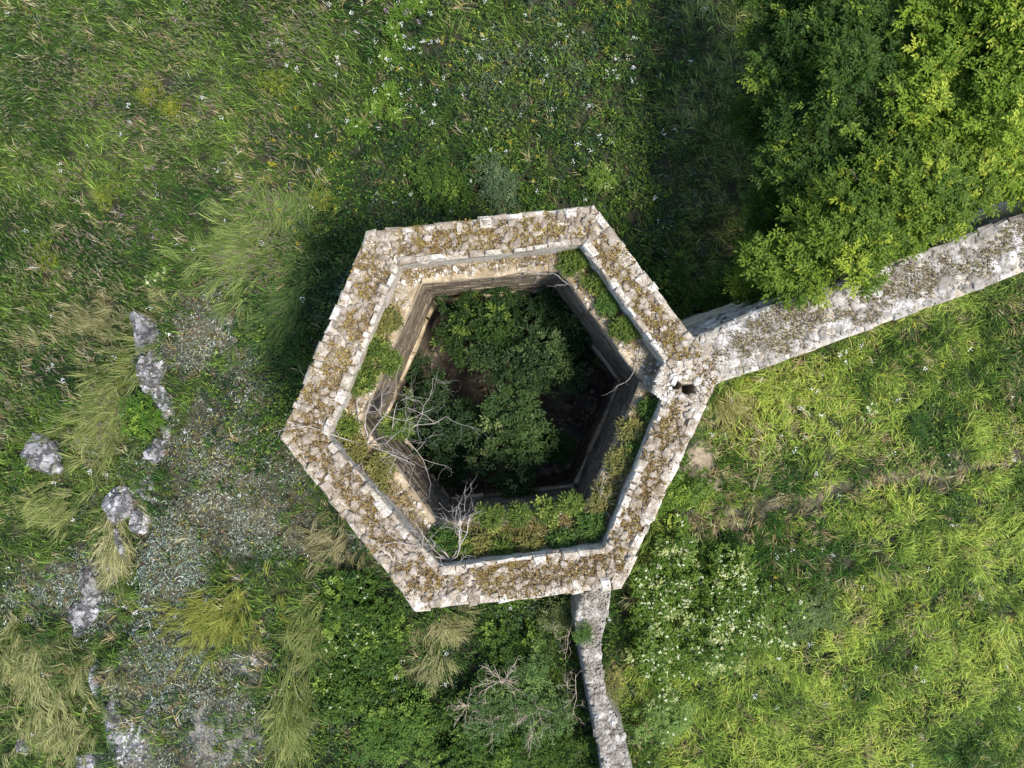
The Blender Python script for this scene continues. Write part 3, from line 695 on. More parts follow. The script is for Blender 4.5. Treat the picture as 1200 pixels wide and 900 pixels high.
# ------------------------------------------------------------------ long grass tussocks, one by one
def grass_clump(px, py, rx, ry, rot, head, fan, n, L, c0, c1, label, name='grass_clump', w=(.009, .02), h=(.35, .95)):
    g = P(px, py, .2); g.z = 0; t = g.copy(); n = int(n)
    q = 9; nl = max(8, n//q); n = nl*q; I = np.repeat(np.arange(nl), q)
    a = rng.uniform(0, 6.28, nl); r = np.minimum(np.abs(rng.normal(0, .6, nl)), 1.6)*(1+.4*np.sin(a*2+px)+.3*np.sin(a*5+py)); ex = r*np.cos(a)*rx*.85/41.4; ey = r*np.sin(a)*ry*.85/41.4; c, s = math.cos(rot), math.sin(rot)
    X = ex*c-ey*s; Y = ex*s+ey*c; hd = math.radians(head); lat = (-X*math.sin(hd)+Y*math.cos(hd)); strand = fbm(X*3+px, Y*3+py, 1.6, 3, 2)
    la = hd+fan*lat+rng.normal(0, .48, nl)+(strand-.5)*1.6; lift = rng.uniform(0, .22, nl); tone = rng.random(nl)
    X = X[I]+rng.normal(0, .035, n); Y = Y[I]+rng.normal(0, .035, n)
    base = np.column_stack([X, Y, ground_z(X+g.x, Y+g.y)+.02+lift[I]]); ang = la[I]+rng.normal(0, .15, n)
    col = mixc(np.array(c0)*.75, c1, np.clip(tone[I]**1.4+rng.normal(0, .15, n), 0, 1)); col = cjit(1, n, .3, .08)*col
    B = Batch(); B.blades(base, ang, rng.uniform(.6, 1.15, n)*L, rng.uniform(*h, n), rng.uniform(-.6, .1, n), rng.uniform(*w, n), col*.85, col*1.1, 3, fan*.15+(rng.normal(0, .35, nl))[I])
    o = link(name, B.mesh(name), M_GRASS, None, (g.x, g.y, 0)); return tag(o, label, 'grass', 'long grass tussocks')
GY = (.13, .18, .035), (.33, .36, .12); GS = (.15, .19, .05), (.43, .42, .18)
grass_clump(290, 295, 52, 60, .5, 205, .55, 5200, .68, (.10, .17, .03), (.30, .37, .11), 'large bright tussock combed leftwards beside the upper left tower wall')
grass_clump(335, 255, 40, 30, .3, 60, .3, 1500, .6, (.09, .16, .03), (.24, .32, .09), 'small green tussock leaning up between large tussock and tower corner')
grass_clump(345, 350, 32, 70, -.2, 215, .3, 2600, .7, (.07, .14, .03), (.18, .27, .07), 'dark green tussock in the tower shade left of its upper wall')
grass_clump(132, 480, 42, 66, -.2, 222, .5, 4600, .75, *GY, 'widest yellow-green tussock fanned downhill left of the leafy rock bush')
grass_clump(198, 352, 12, 14, 0, 150, .4, 900, .45, *GS, 'thin straw tussock above the tall white rock')
grass_clump(135, 640, 18, 50, -.1, 262, .3, 1700, .75, (.24, .26, .09), (.50, .47, .24), 'narrow pale tussock hanging over a half-hidden rock')
grass_clump(40, 775, 64, 52, 0, 272, .12, 5600, .65, *GS, 'broad straw-coloured tussock combed downwards at the lower left edge')
grass_clump(60, 855, 66, 34, 0, 265, .12, 3200, .5, *GS, 'short straw tussock in the bottom left corner of the view')
grass_clump(265, 715, 48, 50, .2, 240, .8, 3500, .45, (.17, .20, .03), (.30, .32, .06), 'mossy olive-yellow short tussock in the middle of the grey scrub')
grass_clump(370, 735, 28, 40, .3, 245, .3, 2000, .75, *GY, 'yellow-green tussock below the lower left tower wall')
grass_clump(345, 830, 24, 55, .1, 262, .2, 2200, .8, *GY, 'tall soft tussock left of the lower leafy bushes')
grass_clump(395, 640, 26, 36, .8, 235, .3, 1300, .6, (.20, .19, .07), (.40, .36, .20), 'brownish tussock close under the lower left tower edge')
grass_clump(522, 728, 22, 20, 0, 300, 1.2, 1400, .6, (.18, .19, .06), (.45, .42, .2), 'pale fountain-like tussock under the lowest tower corner')
grass_clump(505, 775, 22, 24, 0, 250, 1.0, 1100, .55, (.15, .17, .06), (.38, .38, .17), 'loose pale tussock lower than the fountain-like tussock')
grass_clump(60, 590, 60, 30, .2, 215, .3, 2200, .55, *GY, 'ragged yellow tussock below the round white boulder')
grass_clump(110, 380, 60, 40, .2, 165, .2, 2000, .45, (.14, .16, .05), (.36, .34, .16), 'loose straw-green tussock uphill of the widest tussock')
grass_clump(855, 470, 20, 26, 0, 310, .8, 1300, .5, (.20, .22, .05), (.42, .40, .16), 'straw-tipped tussock at the foot of the wall and tower corner')

# ------------------------------------------------------------------ rocks
def rock(px, py, rx, ry, h, rot, label, seed, name='rock', sub=4, sharp=1.0, zoff=0.0):
    g = P(px, py, h*.4); bm = bmesh.new(); bmesh.ops.create_icosphere(bm, subdivisions=sub, radius=1.0)
    r = random.Random(seed); offv = Vector((r.random()*50, r.random()*50, r.random()*50))
    planes = []
    for i in range(9):
        d = Vector((r.gauss(0, 1), r.gauss(0, 1), r.gauss(.3, .8))).normalized(); planes.append((d, r.uniform(.55, .9)))
    for v in bm.verts:
        p = v.co.copy()
        for d, q in planes:
            e = p.dot(d)-q
            if e > 0: p -= d*e*.9
        n = mnoise.fractal(p*1.7+offv, 1.0, 2.0, 4)*.22 + mnoise.fractal(p*6+offv, 1.0, 2.0, 3)*.06
        crack = abs(mnoise.noise(Vector((p.x*2.4, p.y*5.5, p.z*2))+offv)); n -= .16*max(0, .12-crack)/.12*sharp
        v.co = p*(1+n)
    s = (H-h*.4)/F; M = Matrix.Rotation(rot, 4, 'Z') @ Matrix.Diagonal((rx*s*1.25, ry*s*1.2, h*1.08, 1)); bmesh.ops.transform(bm, matrix=M, verts=bm.verts)
    me = bpy.data.meshes.new(name); bm.to_mesh(me); bm.free(); me.materials.append(M_ROCK)
    o = bpy.data.objects.new(name, me); C.objects.link(o); o.location = (g.x, g.y, float(ground_z(g.x, g.y))*.5+zoff)
    return tag(o, label, 'rock', 'pale rocks on the left slope')
rock(170, 400, 17, 38, .85, .32, 'tall white limestone rock at the upper end of the scrub', 1)
rock(197, 472, 13, 22, .75, .2, 'small white rock right of the leafy bush on the scrub edge', 2)
rock(188, 532, 11, 18, .7, 0, 'small bluish rock just below the leafy rock bush', 3)
rock(46, 536, 22, 27, .5, .1, 'round white boulder near the left edge of the view', 4)
rock(142, 592, 16, 20, .45, -.2, 'grey boulder below the widest yellow-green tussock', 5)
rock(140, 640, 7, 22, .45, .15, 'slim upright blue-grey rock under the grey boulder', 6)
rock(103, 678, 10, 28, .5, .1, 'rock half hidden behind the narrow pale tussock', 7)
rock(142, 845, 15, 46, .6, .1, 'tallest white rock ledge near the bottom left', 8)
rock(163, 872, 26, 34, .45, .3, 'flat pale slab right against the tallest rock ledge', 9)
rock(108, 890, 22, 13, .35, .1, 'low white rock at the bottom edge left of the tall ledge', 10)
rock(288, 632, 5, 11, .3, .1, 'tiny white stone in the scrub left of the tower corner', 11)
rock(293, 672, 17, 12, .28, -.3, 'flat pinkish stone below the tiny white stone', 12)
rock(306, 768, 16, 11, .3, .3, 'white stone beside the mossy olive tussock', 13)
rock(268, 835, 22, 17, .22, .5, 'upper low slab of the bare stony patch at the bottom', 14)
rock(285, 868, 24, 15, .22, -.2, 'lower low slab of the bare stony patch at the bottom', 15)
rock(28, 872, 9, 12, .35, .4, 'small white rock poking from the bottom left straw tussock', 16)
rock(306, 552, 7, 6, .25, .4, 'small pale stone between scrub and the left tower corner', 17)
rock(190, 345, 9, 9, .4, .4, 'small grey rock above the tall white rock', 18)

rock(184, 436, 14, 22, .8, -.3, 'narrow grey rock continuing the tall white rock downwards', 31)
rock(206, 500, 10, 22, .4, .1, 'grey ledge rock right of the small white rock', 32)
rock(178, 566, 12, 20, .45, .4, 'long low rock between bluish rock and grey boulder', 33)
rock(160, 612, 12, 14, .4, 0, 'rough grey rock touching the right side of the grey boulder', 34)
rock(128, 664, 9, 20, .45, .2, 'dark-cracked rock right of the half hidden rock', 35)
rock(95, 725, 14, 20, .35, -.3, 'low rock in the silvery scrub above the straw tussock', 36)
rock(120, 800, 12, 22, .4, .3, 'pale rock above the tallest ledge beside the straw tussock', 37)
rock(185, 838, 18, 26, .35, -.2, 'grey slab standing right of the flat pale slab', 38)
rock(215, 880, 26, 16, .3, .1, 'wide low rock at the bottom edge below the grey slab', 39)
rock(245, 812, 15, 10, .22, .4, 'small slab topping the bare stony patch', 40)
rock(310, 882, 20, 14, .25, .2, 'rough slab at the bottom edge right of the stony patch', 41)
rock(232, 392, 10, 9, .3, .2, 'little grey rock inside the upper grey scrub', 42)

# ------------------------------------------------------------------ leafy trees and bushes
def sprays(B, pos, outw, kk, L, w, cols, spread=.28, droop=0.1):
    """compound leaves: each spray is a short rachis with kk leaflets in pairs"""
    n = len(pos); hd = np.arctan2(outw[:, 1], outw[:, 0])+rng.normal(0, .3, n); tl = np.clip(outw[:, 2]*.5+rng.normal(-.05, .25, n), -.7, .9)
    d = np.stack([np.cos(hd)*np.cos(tl), np.sin(hd)*np.cos(tl), np.sin(tl)], 1)
    I = np.repeat(np.arange(n), kk); j = np.tile(np.arange(kk), n); t = (j//2+1)/(kk/2)*spread
    side = np.where(j % 2 == 0, 1, -1); last = j == kk-1
    p = pos[I]+d[I]*t[:, None]+rng.normal(0, .012, (len(I), 3)); p[:, 2] -= droop*t*t*3
    a = hd[I]+np.where(last, 0, side*rng.uniform(.6, 1.15, len(I)))
    B.leaves(p, a, tl[I]*.6+rng.normal(-.1, .3, len(I)), L*rng.uniform(.75, 1.2, len(I)), w*rng.uniform(.75, 1.2, len(I)), cjit(1, len(I), .2, .07)*cols[I])
def lobes_cloud(lobes, dens, gap=.40, seed=0, cs=.13):
    """leaf rosettes over the shells of a set of ellipsoids (x,y,z,r,rz): points, outward directions, rosette number"""
    Pp = []; D = []; ID = []; nid = 0
    for (x, y, z, r, rz) in lobes:
        n = max(4, int(dens*r*r)); d = rng.normal(0, 1, (n, 3)); d[:, 2] = np.abs(d[:, 2])*1.1-.35; d /= np.linalg.norm(d, axis=1)[:, None]
        rad = np.where(rng.random(n) < .7, rng.uniform(.8, 1.12, n), rng.uniform(.35, .8, n))
        bump = fbm(d[:, 0]*3+x*3, d[:, 1]*3+y*3+d[:, 2]*2, 1.1, seed)-.5; rad = rad*(1+1.1*bump)
        k = rng.random(n) < sstep(gap-.12, gap+.08, fbm(d[:, 0]*2.6+x*5+d[:, 2]*2, d[:, 1]*2.6+y*5, 1.4, seed+3))
        p = np.column_stack([x+d[:, 0]*r*rad, y+d[:, 1]*r*rad, z+d[:, 2]*rz*rad])[k]; dd = d[k]; m = len(p)
        if not m: continue
        q = rng.integers(5, 10, m); I = np.repeat(np.arange(m), q); th = rng.uniform(0, 6.28, len(I)); e = rng.uniform(-.2, .8, len(I))
        star = np.column_stack([np.cos(th)*np.cos(e), np.sin(th)*np.cos(e), np.sin(e)]); o = star*.8+dd[I]*.5; o /= np.linalg.norm(o, axis=1)[:, None]
        Pp.append(p[I]+o*cs*rng.uniform(.1, 1.0, (len(I), 1))); D.append(o); ID.append(I+nid); nid += m
    return np.concatenate(Pp), np.concatenate(D), np.concatenate(ID)
def limb(a, b, r0, r1, k=5, wob=.12):
    a = Vector(a); b = Vector(b); L = (b-a).length; pts = []; rad = []
    for i in range(k+1):
        t = i/k; p = a.lerp(b, t); p.z += math.sin(t*math.pi)*L*.10
        if 0 < i < k: p += Vector((random.gauss(0, 1), random.gauss(0, 1), random.gauss(0, .6)))*wob*L*.35
        pts.append(p); rad.append(r0*(1-t)+r1*t)
    return pts, rad
def boughs(lobes, k):
    r_ = random.Random(int(lobes[0][0]*100)); out = []
    for (x, y, z, r, rz) in lobes:
        for i in range(k):
            a = 2.4*i+r_.uniform(-.4, .4); e = math.acos(1-(i+.5)/k*.95); q = r*.74
            if r_.random() < .2: continue
            f = r_.uniform(.30, .46); out.append((x+q*math.cos(a)*math.sin(e), y+q*math.sin(a)*math.sin(e), z+rz*.74*math.cos(e), r*f, rz*f))
        out.append((x, y, z-.25, r*.42, rz*.4))
    return out
def tree(name, label, base, lobes, dens, leaf, pal, tint, cat='tree', trunk=(.16, .3), group=None, kk=9, spread=.22, gap=.40, seed=0, up=.45, cs=.13):
    b0 = Vector(base); t = thing(name, label, cat, b0, group)
    pos, out, cid = lobes_cloud([(x-b0.x, y-b0.y, z-b0.z, r, rz) for (x, y, z, r, rz) in boughs(lobes, 9 if trunk[0] > .1 else 6)], dens, gap, seed, cs)
    n = len(pos); tone = rng.random(cid.max()+1); sel = (fbm(pos[:, 0]+b0.x, pos[:, 1]+b0.y, 1.1, seed+2)-.3)*1.4+(tone[cid]-.5)*.9; c = mixc(pal[0], pal[1], np.clip(sel, 0, 1))
    hi = rng.random(cid.max()+1) < tint; c[hi[cid]] = np.array(pal[2])
    B = Batch(); sprays(B, pos, out, kk, leaf[0], leaf[1], c, spread)
    link('crown', B.mesh('crown'), M_LEAF, t)
    ztop = max(z for (_, _, z, _, _) in lobes)-b0.z; paths = []; fork = Vector((0, 0, ztop*up))
    V, Q = tubes([limb((0, 0, -.2), fork, trunk[0], trunk[0]*.7, 4, .05)], 8); tk = link('trunk', np_mesh('trunk', V, Q, None, True), M_BARK, t)
    for (x, y, z, r, rz) in lobes:
        tip = Vector((x-b0.x, y-b0.y, z-b0.z)); paths.append(limb(fork, tip, trunk[0]*.5, trunk[0]*.16))
        for q in range(4):
            e = tip+Vector((random.uniform(-1, 1), random.uniform(-1, 1), random.uniform(-.1, .8)))*r*.75; paths.append(limb(tip.lerp(fork, .15), e, trunk[0]*.15, trunk[0]*.04, 3))
    V, Q = tubes(paths, 5); link('limbs', np_mesh('limbs', V, Q, None, True), M_BARK, tk)
    return t
def lob(px, py, z, r, f=.8): p = P(px, py, z); return (p.x, p.y, z, r, r*f)
G_DK = ((.035, .08, .010), (.08, .145, .018), (.19, .27, .03)); G_YL = ((.13, .22, .018), (.25, .35, .032), (.40, .47, .06)); G_MD = ((.08, .145, .014), (.18, .26, .024), (.32, .39, .04))
tree('broadleaf_tree', 'dark green leafy tree left of the brighter tree in the upper right', tuple(P(950, 150, 0)),
     [lob(922, 85, 3.6, .95), lob(970, 40, 4.2, 1.0), lob(935, 165, 3.9, .95), lob(990, 110, 4.7, .95), lob(1025, 35, 4.3, .95), lob(905, 250, 2.7, .85), lob(955, 215, 4.1, .8), lob(1030, 170, 4.3, .8), lob(905, 15, 3.2, .85), lob(985, -60, 4.0, 1.2), lob(890, 150, 2.2, .7), lob(890, 300, 2.0, .7), lob(890, 340, 1.8, .6)],
     125, (.10, .047), G_DK, .10, seed=1, trunk=(.2, .3))
tree('broadleaf_tree', 'bright yellow-green leafy tree in the upper right corner', tuple(P(1190, 60, 0)),
     [lob(1085, 45, 4.7, .95), lob(1165, 115, 5.4, 1.0), lob(1200, 40, 5.6, 1.05), lob(1130, 180, 4.9, .85), lob(1085, 118, 5.0, .85), lob(1195, 195, 4.9, .85), lob(1135, 20, 5.2, .9), lob(1140, 75, 4.4, .8), lob(1290, 110, 5.0, 1.5), lob(1240, -60, 5.0, 1.5)],
     135, (.10, .047), G_YL, .14, seed=2, trunk=(.22, .3))
tree('broadleaf_tree', 'mid green leafy tree overhanging the long wall', tuple(P(1010, 250, 0)),
     [lob(930, 305, 4.9, .85), lob(985, 290, 5.2, .85), lob(1015, 235, 5.0, .9), lob(1085, 238, 5.3, .85), lob(1060, 190, 4.9, .8), lob(895, 325, 3.4, .8), lob(960, 255, 4.6, .7), lob(1120, 225, 5.0, .7)],
     140, (.098, .046), G_MD, .16, seed=3, trunk=(.16, .3))
# inside the tower: leaf colours darkened to carry the shade of the well
IN_G = ((.022, .055, .010), (.05, .10, .016), (.13, .20, .03)); IN_B = ((.02, .05, .014), (.045, .085, .026), (.10, .155, .045))
def well_tree(label, base, lobes, pal, seed): tree('elder_tree', label, tuple(P(*base, .2)), [lob(*l) for l in lobes], 110, (.105, .052), pal, .12, trunk=(.06, .2), group='young trees inside the tower', kk=7, spread=.20, seed=seed, gap=.42, cs=.09)
well_tree('yellowish young tree in the upper left of the tower well', (560, 375), [(545, 368, 2.9, .55), (572, 365, 3.1, .6), (535, 400, 2.5, .5), (590, 385, 2.7, .45)], IN_G, 1)
well_tree('dark young tree in the upper right of the tower well', (640, 365), [(630, 352, 2.3, .62), (668, 372, 2.4, .62), (655, 400, 2.0, .55), (685, 400, 1.9, .4)], IN_B, 2)
well_tree('blue-green young tree in the middle of the tower well', (610, 415), [(585, 420, 2.6, .6), (625, 415, 2.8, .65), (655, 435, 2.5, .5), (610, 445, 2.5, .45)], IN_B, 3)
well_tree('rounded young tree against the left side of the tower well', (510, 500), [(503, 470, 2.6, .55), (515, 508, 2.8, .62), (490, 505, 2.2, .5), (525, 545, 2.2, .5), (498, 440, 1.9, .4), (540, 480, 2.0, .4)], IN_B, 4)
well_tree('largest pale young tree low in the middle of the tower well', (595, 520), [(595, 480, 3.3, .55), (610, 510, 3.4, .6), (580, 530, 2.9, .6), (600, 560, 2.6, .55), (565, 500, 2.6, .45)], ((.045, .09, .022), (.09, .15, .04), (.24, .30, .11)), 5)
well_tree('small sprig of a young tree right of the largest well tree', (640, 520), [(638, 518, 2.9, .28), (652, 522, 2.8, .22)], IN_G, 6)

def bush(label, px, py, r, h, pal, leaf=(.09, .05), dens=105, flowers=None, nl=5, tint=.12, kk=5, zb=0.0, name='bush', cat='bush', seed=0, spread=.14, group='leafy bushes', fl_n=0, fl_s=.032, cs=.09):
    g = P(px, py, zb+h*.6); gz = float(ground_z(g.x, g.y)) if zb == 0 else zb; t = thing(name, label, cat, (g.x, g.y, gz), group)
    R = r*(H-zb-h*.6)/F; lobes = []; rr = random.Random(seed*7+1); nl = nl+3
    for i in range(nl):
        a = rr.uniform(0, 6.28); q = R*rr.uniform(.0, .85); lobes.append((q*math.cos(a), q*math.sin(a), h*rr.uniform(.25, .6), R*rr.uniform(.22, .48), h*rr.uniform(.25, .5)))
    pos, out, cid = lobes_cloud(lobes, dens, .36, seed % 4, cs)
    pos[:, 2] = np.maximum(pos[:, 2], .03); n = len(pos); c = mixc(pal[0], pal[1], rng.random(cid.max()+1)[cid]); hi = rng.random(cid.max()+1) < tint; c[hi[cid]] = np.array(pal[2])
    B = Batch(); sprays(B, pos, out, kk, leaf[0], leaf[1], c, spread); fo = link('foliage', B.mesh('foliage'), M_LEAF, t)
    V, Q = tubes([limb((0, 0, -.05), (l[0], l[1], l[2]), .022, .008, 4) for l in lobes], 5); link('stems', np_mesh('stems', V, Q, None, True), M_BARK, t)
    if fl_n:
        top = pos[out[:, 2] > .15]; I = rng.integers(0, len(top), fl_n); cc = top[I]+out[out[:, 2] > .15][I]*.08; q = 9; J = np.repeat(np.arange(fl_n), q); m = len(J)
        p = cc[J]+np.column_stack([rng.normal(0, fl_s*.5, m), rng.normal(0, fl_s*.5, m), rng.uniform(.01, .04, m)])
        B = Batch(); B.leaves(p, rng.uniform(0, 6.28, m), rng.uniform(-.1, .4, m), fl_s*rng.uniform(.7, 1.2, m), fl_s*rng.uniform(.5, .9, m), cjit(flowers, m, .12, .04)); link('blossom', B.mesh('blossom'), M_FLOWER, fo)
    return t
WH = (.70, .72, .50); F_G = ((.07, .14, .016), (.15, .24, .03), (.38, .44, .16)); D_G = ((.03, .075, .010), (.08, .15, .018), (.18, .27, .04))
bush('white-flowering bush nearest the lower right tower corner', 790, 690, 52, 1.0, F_G, flowers=WH, fl_n=210, seed=1, nl=7)
bush('widest white-flowering bush in the lower right meadow', 850, 725, 68, 1.1, F_G, flowers=WH, fl_n=330, seed=2, nl=9)
bush('white-flowering bush under the tower edge beside low wall', 765, 765, 48, .9, F_G, flowers=WH, fl_n=170, seed=3, nl=6)
bush('bright green feathery bush by the low wall at the bottom', 795, 850, 48, .8, ((.15, .25, .05), (.22, .34, .09), (.34, .44, .16)), leaf=(.08, .03), kk=7, seed=4, nl=6, flowers=WH, fl_n=12)
bush('dark bush with cream buds left of the lowest tower corner', 430, 740, 55, .9, D_G, leaf=(.11, .06), flowers=(.6, .66, .4), fl_n=36, seed=5, nl=7, fl_s=.035)
bush('dark bush with cream buds at the bottom, left of the dead twigs', 415, 800, 55, .8, D_G, leaf=(.12, .06), flowers=(.6, .66, .4), fl_n=22, seed=6, nl=7, fl_s=.035)
bush('green bush with bare dead twigs standing out of it', 592, 815, 66, 1.3, ((.06, .12, .03), (.11, .19, .05), (.19, .28, .07)), leaf=(.07, .04), seed=7, nl=9)
bush('dark glossy bush at the bottom edge below the dead twigs', 560, 890, 60, 1.0, D_G, leaf=(.1, .055), seed=8, nl=7, tint=.2)
bush('dark bush at the bottom edge against the low wall', 650, 885, 48, .9, D_G, leaf=(.09, .04), seed=9, nl=6)
bush('shadowy bush between dead twigs and the tower underside', 590, 755, 42, .8, D_G, leaf=(.09, .05), seed=10, nl=5)
bush('olive bush hugging the tower foot above the low wall', 650, 725, 30, .9, ((.10, .14, .04), (.18, .22, .07), (.28, .30, .14)), leaf=(.07, .03), seed=11, nl=4)
bush('mid green bush at the bottom, left of the glossy bush', 475, 860, 52, .8, ((.06, .13, .02), (.11, .20, .03), (.19, .29, .05)), leaf=(.09, .045), seed=12, nl=7)
bush('leafy bush growing against the rock edge amid grey scrub', 176, 480, 26, .8, ((.06, .14, .015), (.11, .21, .02), (.22, .32, .04)), leaf=(.08, .045), seed=13, nl=5)
bush('spreading olive bush on the rock edge below the slim rock', 155, 688, 34, .5, ((.07, .13, .02), (.13, .20, .025), (.26, .30, .04)), leaf=(.06, .03), seed=14, nl=6)
bush('bush by the tower foot next to the bare soil patch', 800, 580, 36, .8, ((.08, .15, .02), (.14, .24, .03), (.28, .36, .05)), leaf=(.09, .05), seed=15, nl=5, flowers=WH, fl_n=6)
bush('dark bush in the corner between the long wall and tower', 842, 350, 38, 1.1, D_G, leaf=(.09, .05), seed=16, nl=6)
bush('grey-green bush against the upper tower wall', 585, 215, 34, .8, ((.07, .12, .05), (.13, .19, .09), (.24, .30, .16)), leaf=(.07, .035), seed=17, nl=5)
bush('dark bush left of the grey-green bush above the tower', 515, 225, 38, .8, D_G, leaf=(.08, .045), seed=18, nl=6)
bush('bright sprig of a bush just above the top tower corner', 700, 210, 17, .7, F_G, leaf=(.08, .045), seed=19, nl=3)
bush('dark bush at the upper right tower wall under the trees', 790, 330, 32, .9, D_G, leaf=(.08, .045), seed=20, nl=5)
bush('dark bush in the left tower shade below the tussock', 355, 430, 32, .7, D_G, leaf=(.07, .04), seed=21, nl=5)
bush('feathery grey-green bush in the lower right meadow', 955, 720, 38, .6, ((.12, .18, .06), (.20, .27, .10), (.30, .36, .17)), leaf=(.07, .025), kk=9, seed=22, nl=6)
bush('dark leafy bush at the left edge beside the round boulder', 12, 545, 34, .5, D_G, leaf=(.07, .045), seed=23, nl=5)

# umbel plants of the upper meadow, yellow spurges
UMB = ((.08, .17, .016), (.15, .26, .03), (.26, .38, .06))
for i, (px, py, r, where) in enumerate([(472, 12, 11, 'at the very top edge'), (488, 8, 12, 'beside the one at the top edge'), (458, 38, 11, 'third from the top'), (470, 52, 10, 'in the middle of the row'), (452, 72, 9, 'left of the row'),
                                        (455, 108, 10, 'in the lower half of the row'), (437, 128, 10, 'left in the lower half of the row'), (462, 132, 9, 'lowest of the row'), (421, 148, 9, 'low and farthest left of the row')]):
    bush('light green rosette plant %s above the tower' % where, px, py, r, .45, UMB, leaf=(.06, .03), dens=330, flowers=WH, fl_n=2, nl=3, name='umbel_plant', cat='plant', seed=30+i, group='light green rosette plants', spread=.1)
SPU = ((.11, .16, .02), (.19, .24, .03), (.36, .36, .05))
for i, (px, py, r, lab) in enumerate([(172, 105, 17, 'yellow-green spurge left in the pair of the upper left meadow'), (195, 125, 15, 'yellow-green spurge right in the pair of the upper left meadow'), (122, 226, 15, 'yellow-green spurge alone in the left meadow'),
                                      (50, 300, 14, 'yellow-green spurge nearest the left edge'), (322, 95, 14, 'yellow-green spurge right of the spurge pair'), (375, 235, 11, 'yellow spurge among herbs above the large tussock')]):
    bush(lab, px, py, r, .45, SPU, leaf=(.06, .028), dens=260, nl=4, name='spurge_plant', cat='plant', seed=50+i, group='yellow-green spurge plants', spread=.1)
for i, (px, py, r, lab) in enumerate([(1016, 482, 10, 'cream flower cushion in the right meadow below the long wall'), (192, 325, 12, 'white flower patch above the tall white rock')]):
    bush(lab, px, py, r, .4, UMB, leaf=(.06, .03), dens=160, flowers=WH, fl_n=26, nl=3, name='flower_cushion', cat='plant', seed=60+i, group='white flower cushions', spread=.1)

# plants on the wall walk
WG = ((.07, .12, .02), (.14, .19, .03), (.29, .34, .07)); WY = ((.13, .14, .04), (.23, .22, .06), (.34, .31, .10)); WD = ((.05, .11, .02), (.09, .17, .03), (.17, .26, .05))
for i, (px, py, r, h, pal, lab) in enumerate([
    (440, 408, 15, .4, WG, 'green weed highest on the left wall walk of the tower'), (458, 425, 9, .3, WG, 'small green weed leaning over the left well edge'), (424, 440, 14, .4, WG, 'green weed in the middle of the left wall walk'),
    (466, 500, 19, .5, WG, 'bright green bush under the dead branches of the left corner'), (404, 500, 12, .35, WG, 'green weed beside the left parapet under dead branches'), (415, 525, 13, .35, WY, 'yellowish weed below the left tower corner'),
    (445, 545, 15, .35, WY, 'yellow-green weed on the lower left wall walk'), (440, 575, 14, .3, WY, 'yellow weed further down the lower left wall walk'), (452, 375, 12, .3, WY, 'olive weed near the upper left wall walk corner'),
    (520, 632, 15, .45, WD, 'dark round weed at the foot of the lower dead shrub'), (576, 605, 13, .7, WG, 'tall bright weed standing at the lower well edge'), (560, 640, 15, .4, WY, 'olive weed below the tall bright weed'),
    (590, 645, 15, .4, WG, 'green weed in the middle of the lower wall walk'), (620, 640, 15, .4, WY, 'yellowish weed right of the middle on the lower wall walk'), (608, 606, 9, .5, WG, 'slim weed right of the tall bright weed at the well edge'),
    (642, 598, 11, .45, WG, 'small bright weed at the well edge near the lower right corner'), (655, 636, 14, .4, WD, 'dark weed in the lower right part of the wall walk'), (668, 590, 9, .5, WG, 'sprig at the right end of the lower well edge'),
    (688, 615, 16, .4, WD, 'green weed in the lower right inner parapet corner'), (706, 585, 13, .4, WY, 'olive weed just above the lower right corner'), (672, 305, 11, .35, WG, 'bright weed in the top right wall walk corner'),
    (684, 302, 9, .3, WG, 'small weed against the parapet in the top right corner'), (700, 332, 13, .35, WG, 'bright weed on the upper right wall walk'), (730, 385, 14, .35, WG, 'bright weed further down the upper right wall walk'),
    (712, 355, 12, .25, WD, 'dark weed between the two bright weeds of the upper right walk'), (765, 480, 11, .35, WD, 'dark weed tucked beside the corner platform'), (742, 503, 13, .35, WY, 'straw-green weed on the right wall walk'),
    (728, 540, 13, .35, WY, 'yellow weed halfway down the right wall walk'), (745, 525, 12, .3, WD, 'dark weed against the right parapet'), (540, 645, 13, .4, WG, 'green weed between the dead shrub and the lower parapet')]):
    bush(lab, px, py, r*.82, h*.75, pal, leaf=(.075, .036), dens=(26 if pal is WG else 13), nl=6, zb=ZK, name='wall_weed', cat='plant', seed=70+i, group='weeds on the wall walk', spread=.1)
bush('dark green tuft rooted in the top of the low wall', 683, 745, 9, .3, WD, leaf=(.05, .025), dens=260, nl=4, zb=ZL, name='wall_weed', cat='plant', seed=120, spread=.08)
bush('olive weed overgrowing the right edge of the low wall', 716, 800, 16, .5, WY, leaf=(.06, .03), dens=120, nl=5, zb=.8, name='wall_weed', cat='plant', seed=121, spread=.1)
# loose dry grass on the wall walk
pts = sample(xy(off(INN, -.05)), xy(off(WLK, .14)), 34000); u, v = to_px(pts[:, 0], pts[:, 1], ZK)
k = rng.random(len(pts)) < (.12+.75*blob(u, v, 610, 640, 110, 28, -6)+.6*blob(u, v, 730, 530, 35, 80, 20)+.6*blob(u, v, 440, 560, 30, 80, -35)+.35*blob(u, v, 600, 305, 60, 14)+.3*blob(u, v, 435, 420, 25, 60, 20)); pts = pts[k]; n = len(pts); u = u[k]; v = v[k]
green = np.clip(blob(u, v, 610, 640, 120, 40)+.5*blob(u, v, 730, 530, 40, 90), 0, 1)*rng.random(n); c = mixc((.34, .26, .12), (.17, .175, .045), np.clip(green*1.1, 0, 1))*np.exp(rng.normal(-.1, .45, (n, 1))); B = Batch()
B.blades(np.column_stack([pts, np.full(n, ZK+.02)]), rng.uniform(0, 6.28, n), rng.uniform(.1, .3, n)*(1+.8*green), rng.uniform(.6, 1.4, n), rng.uniform(-.4, .6, n), rng.uniform(.010, .022, n), cjit(1, n, .3, .1)*c, cjit(1, n, .3, .1)*c, 2)
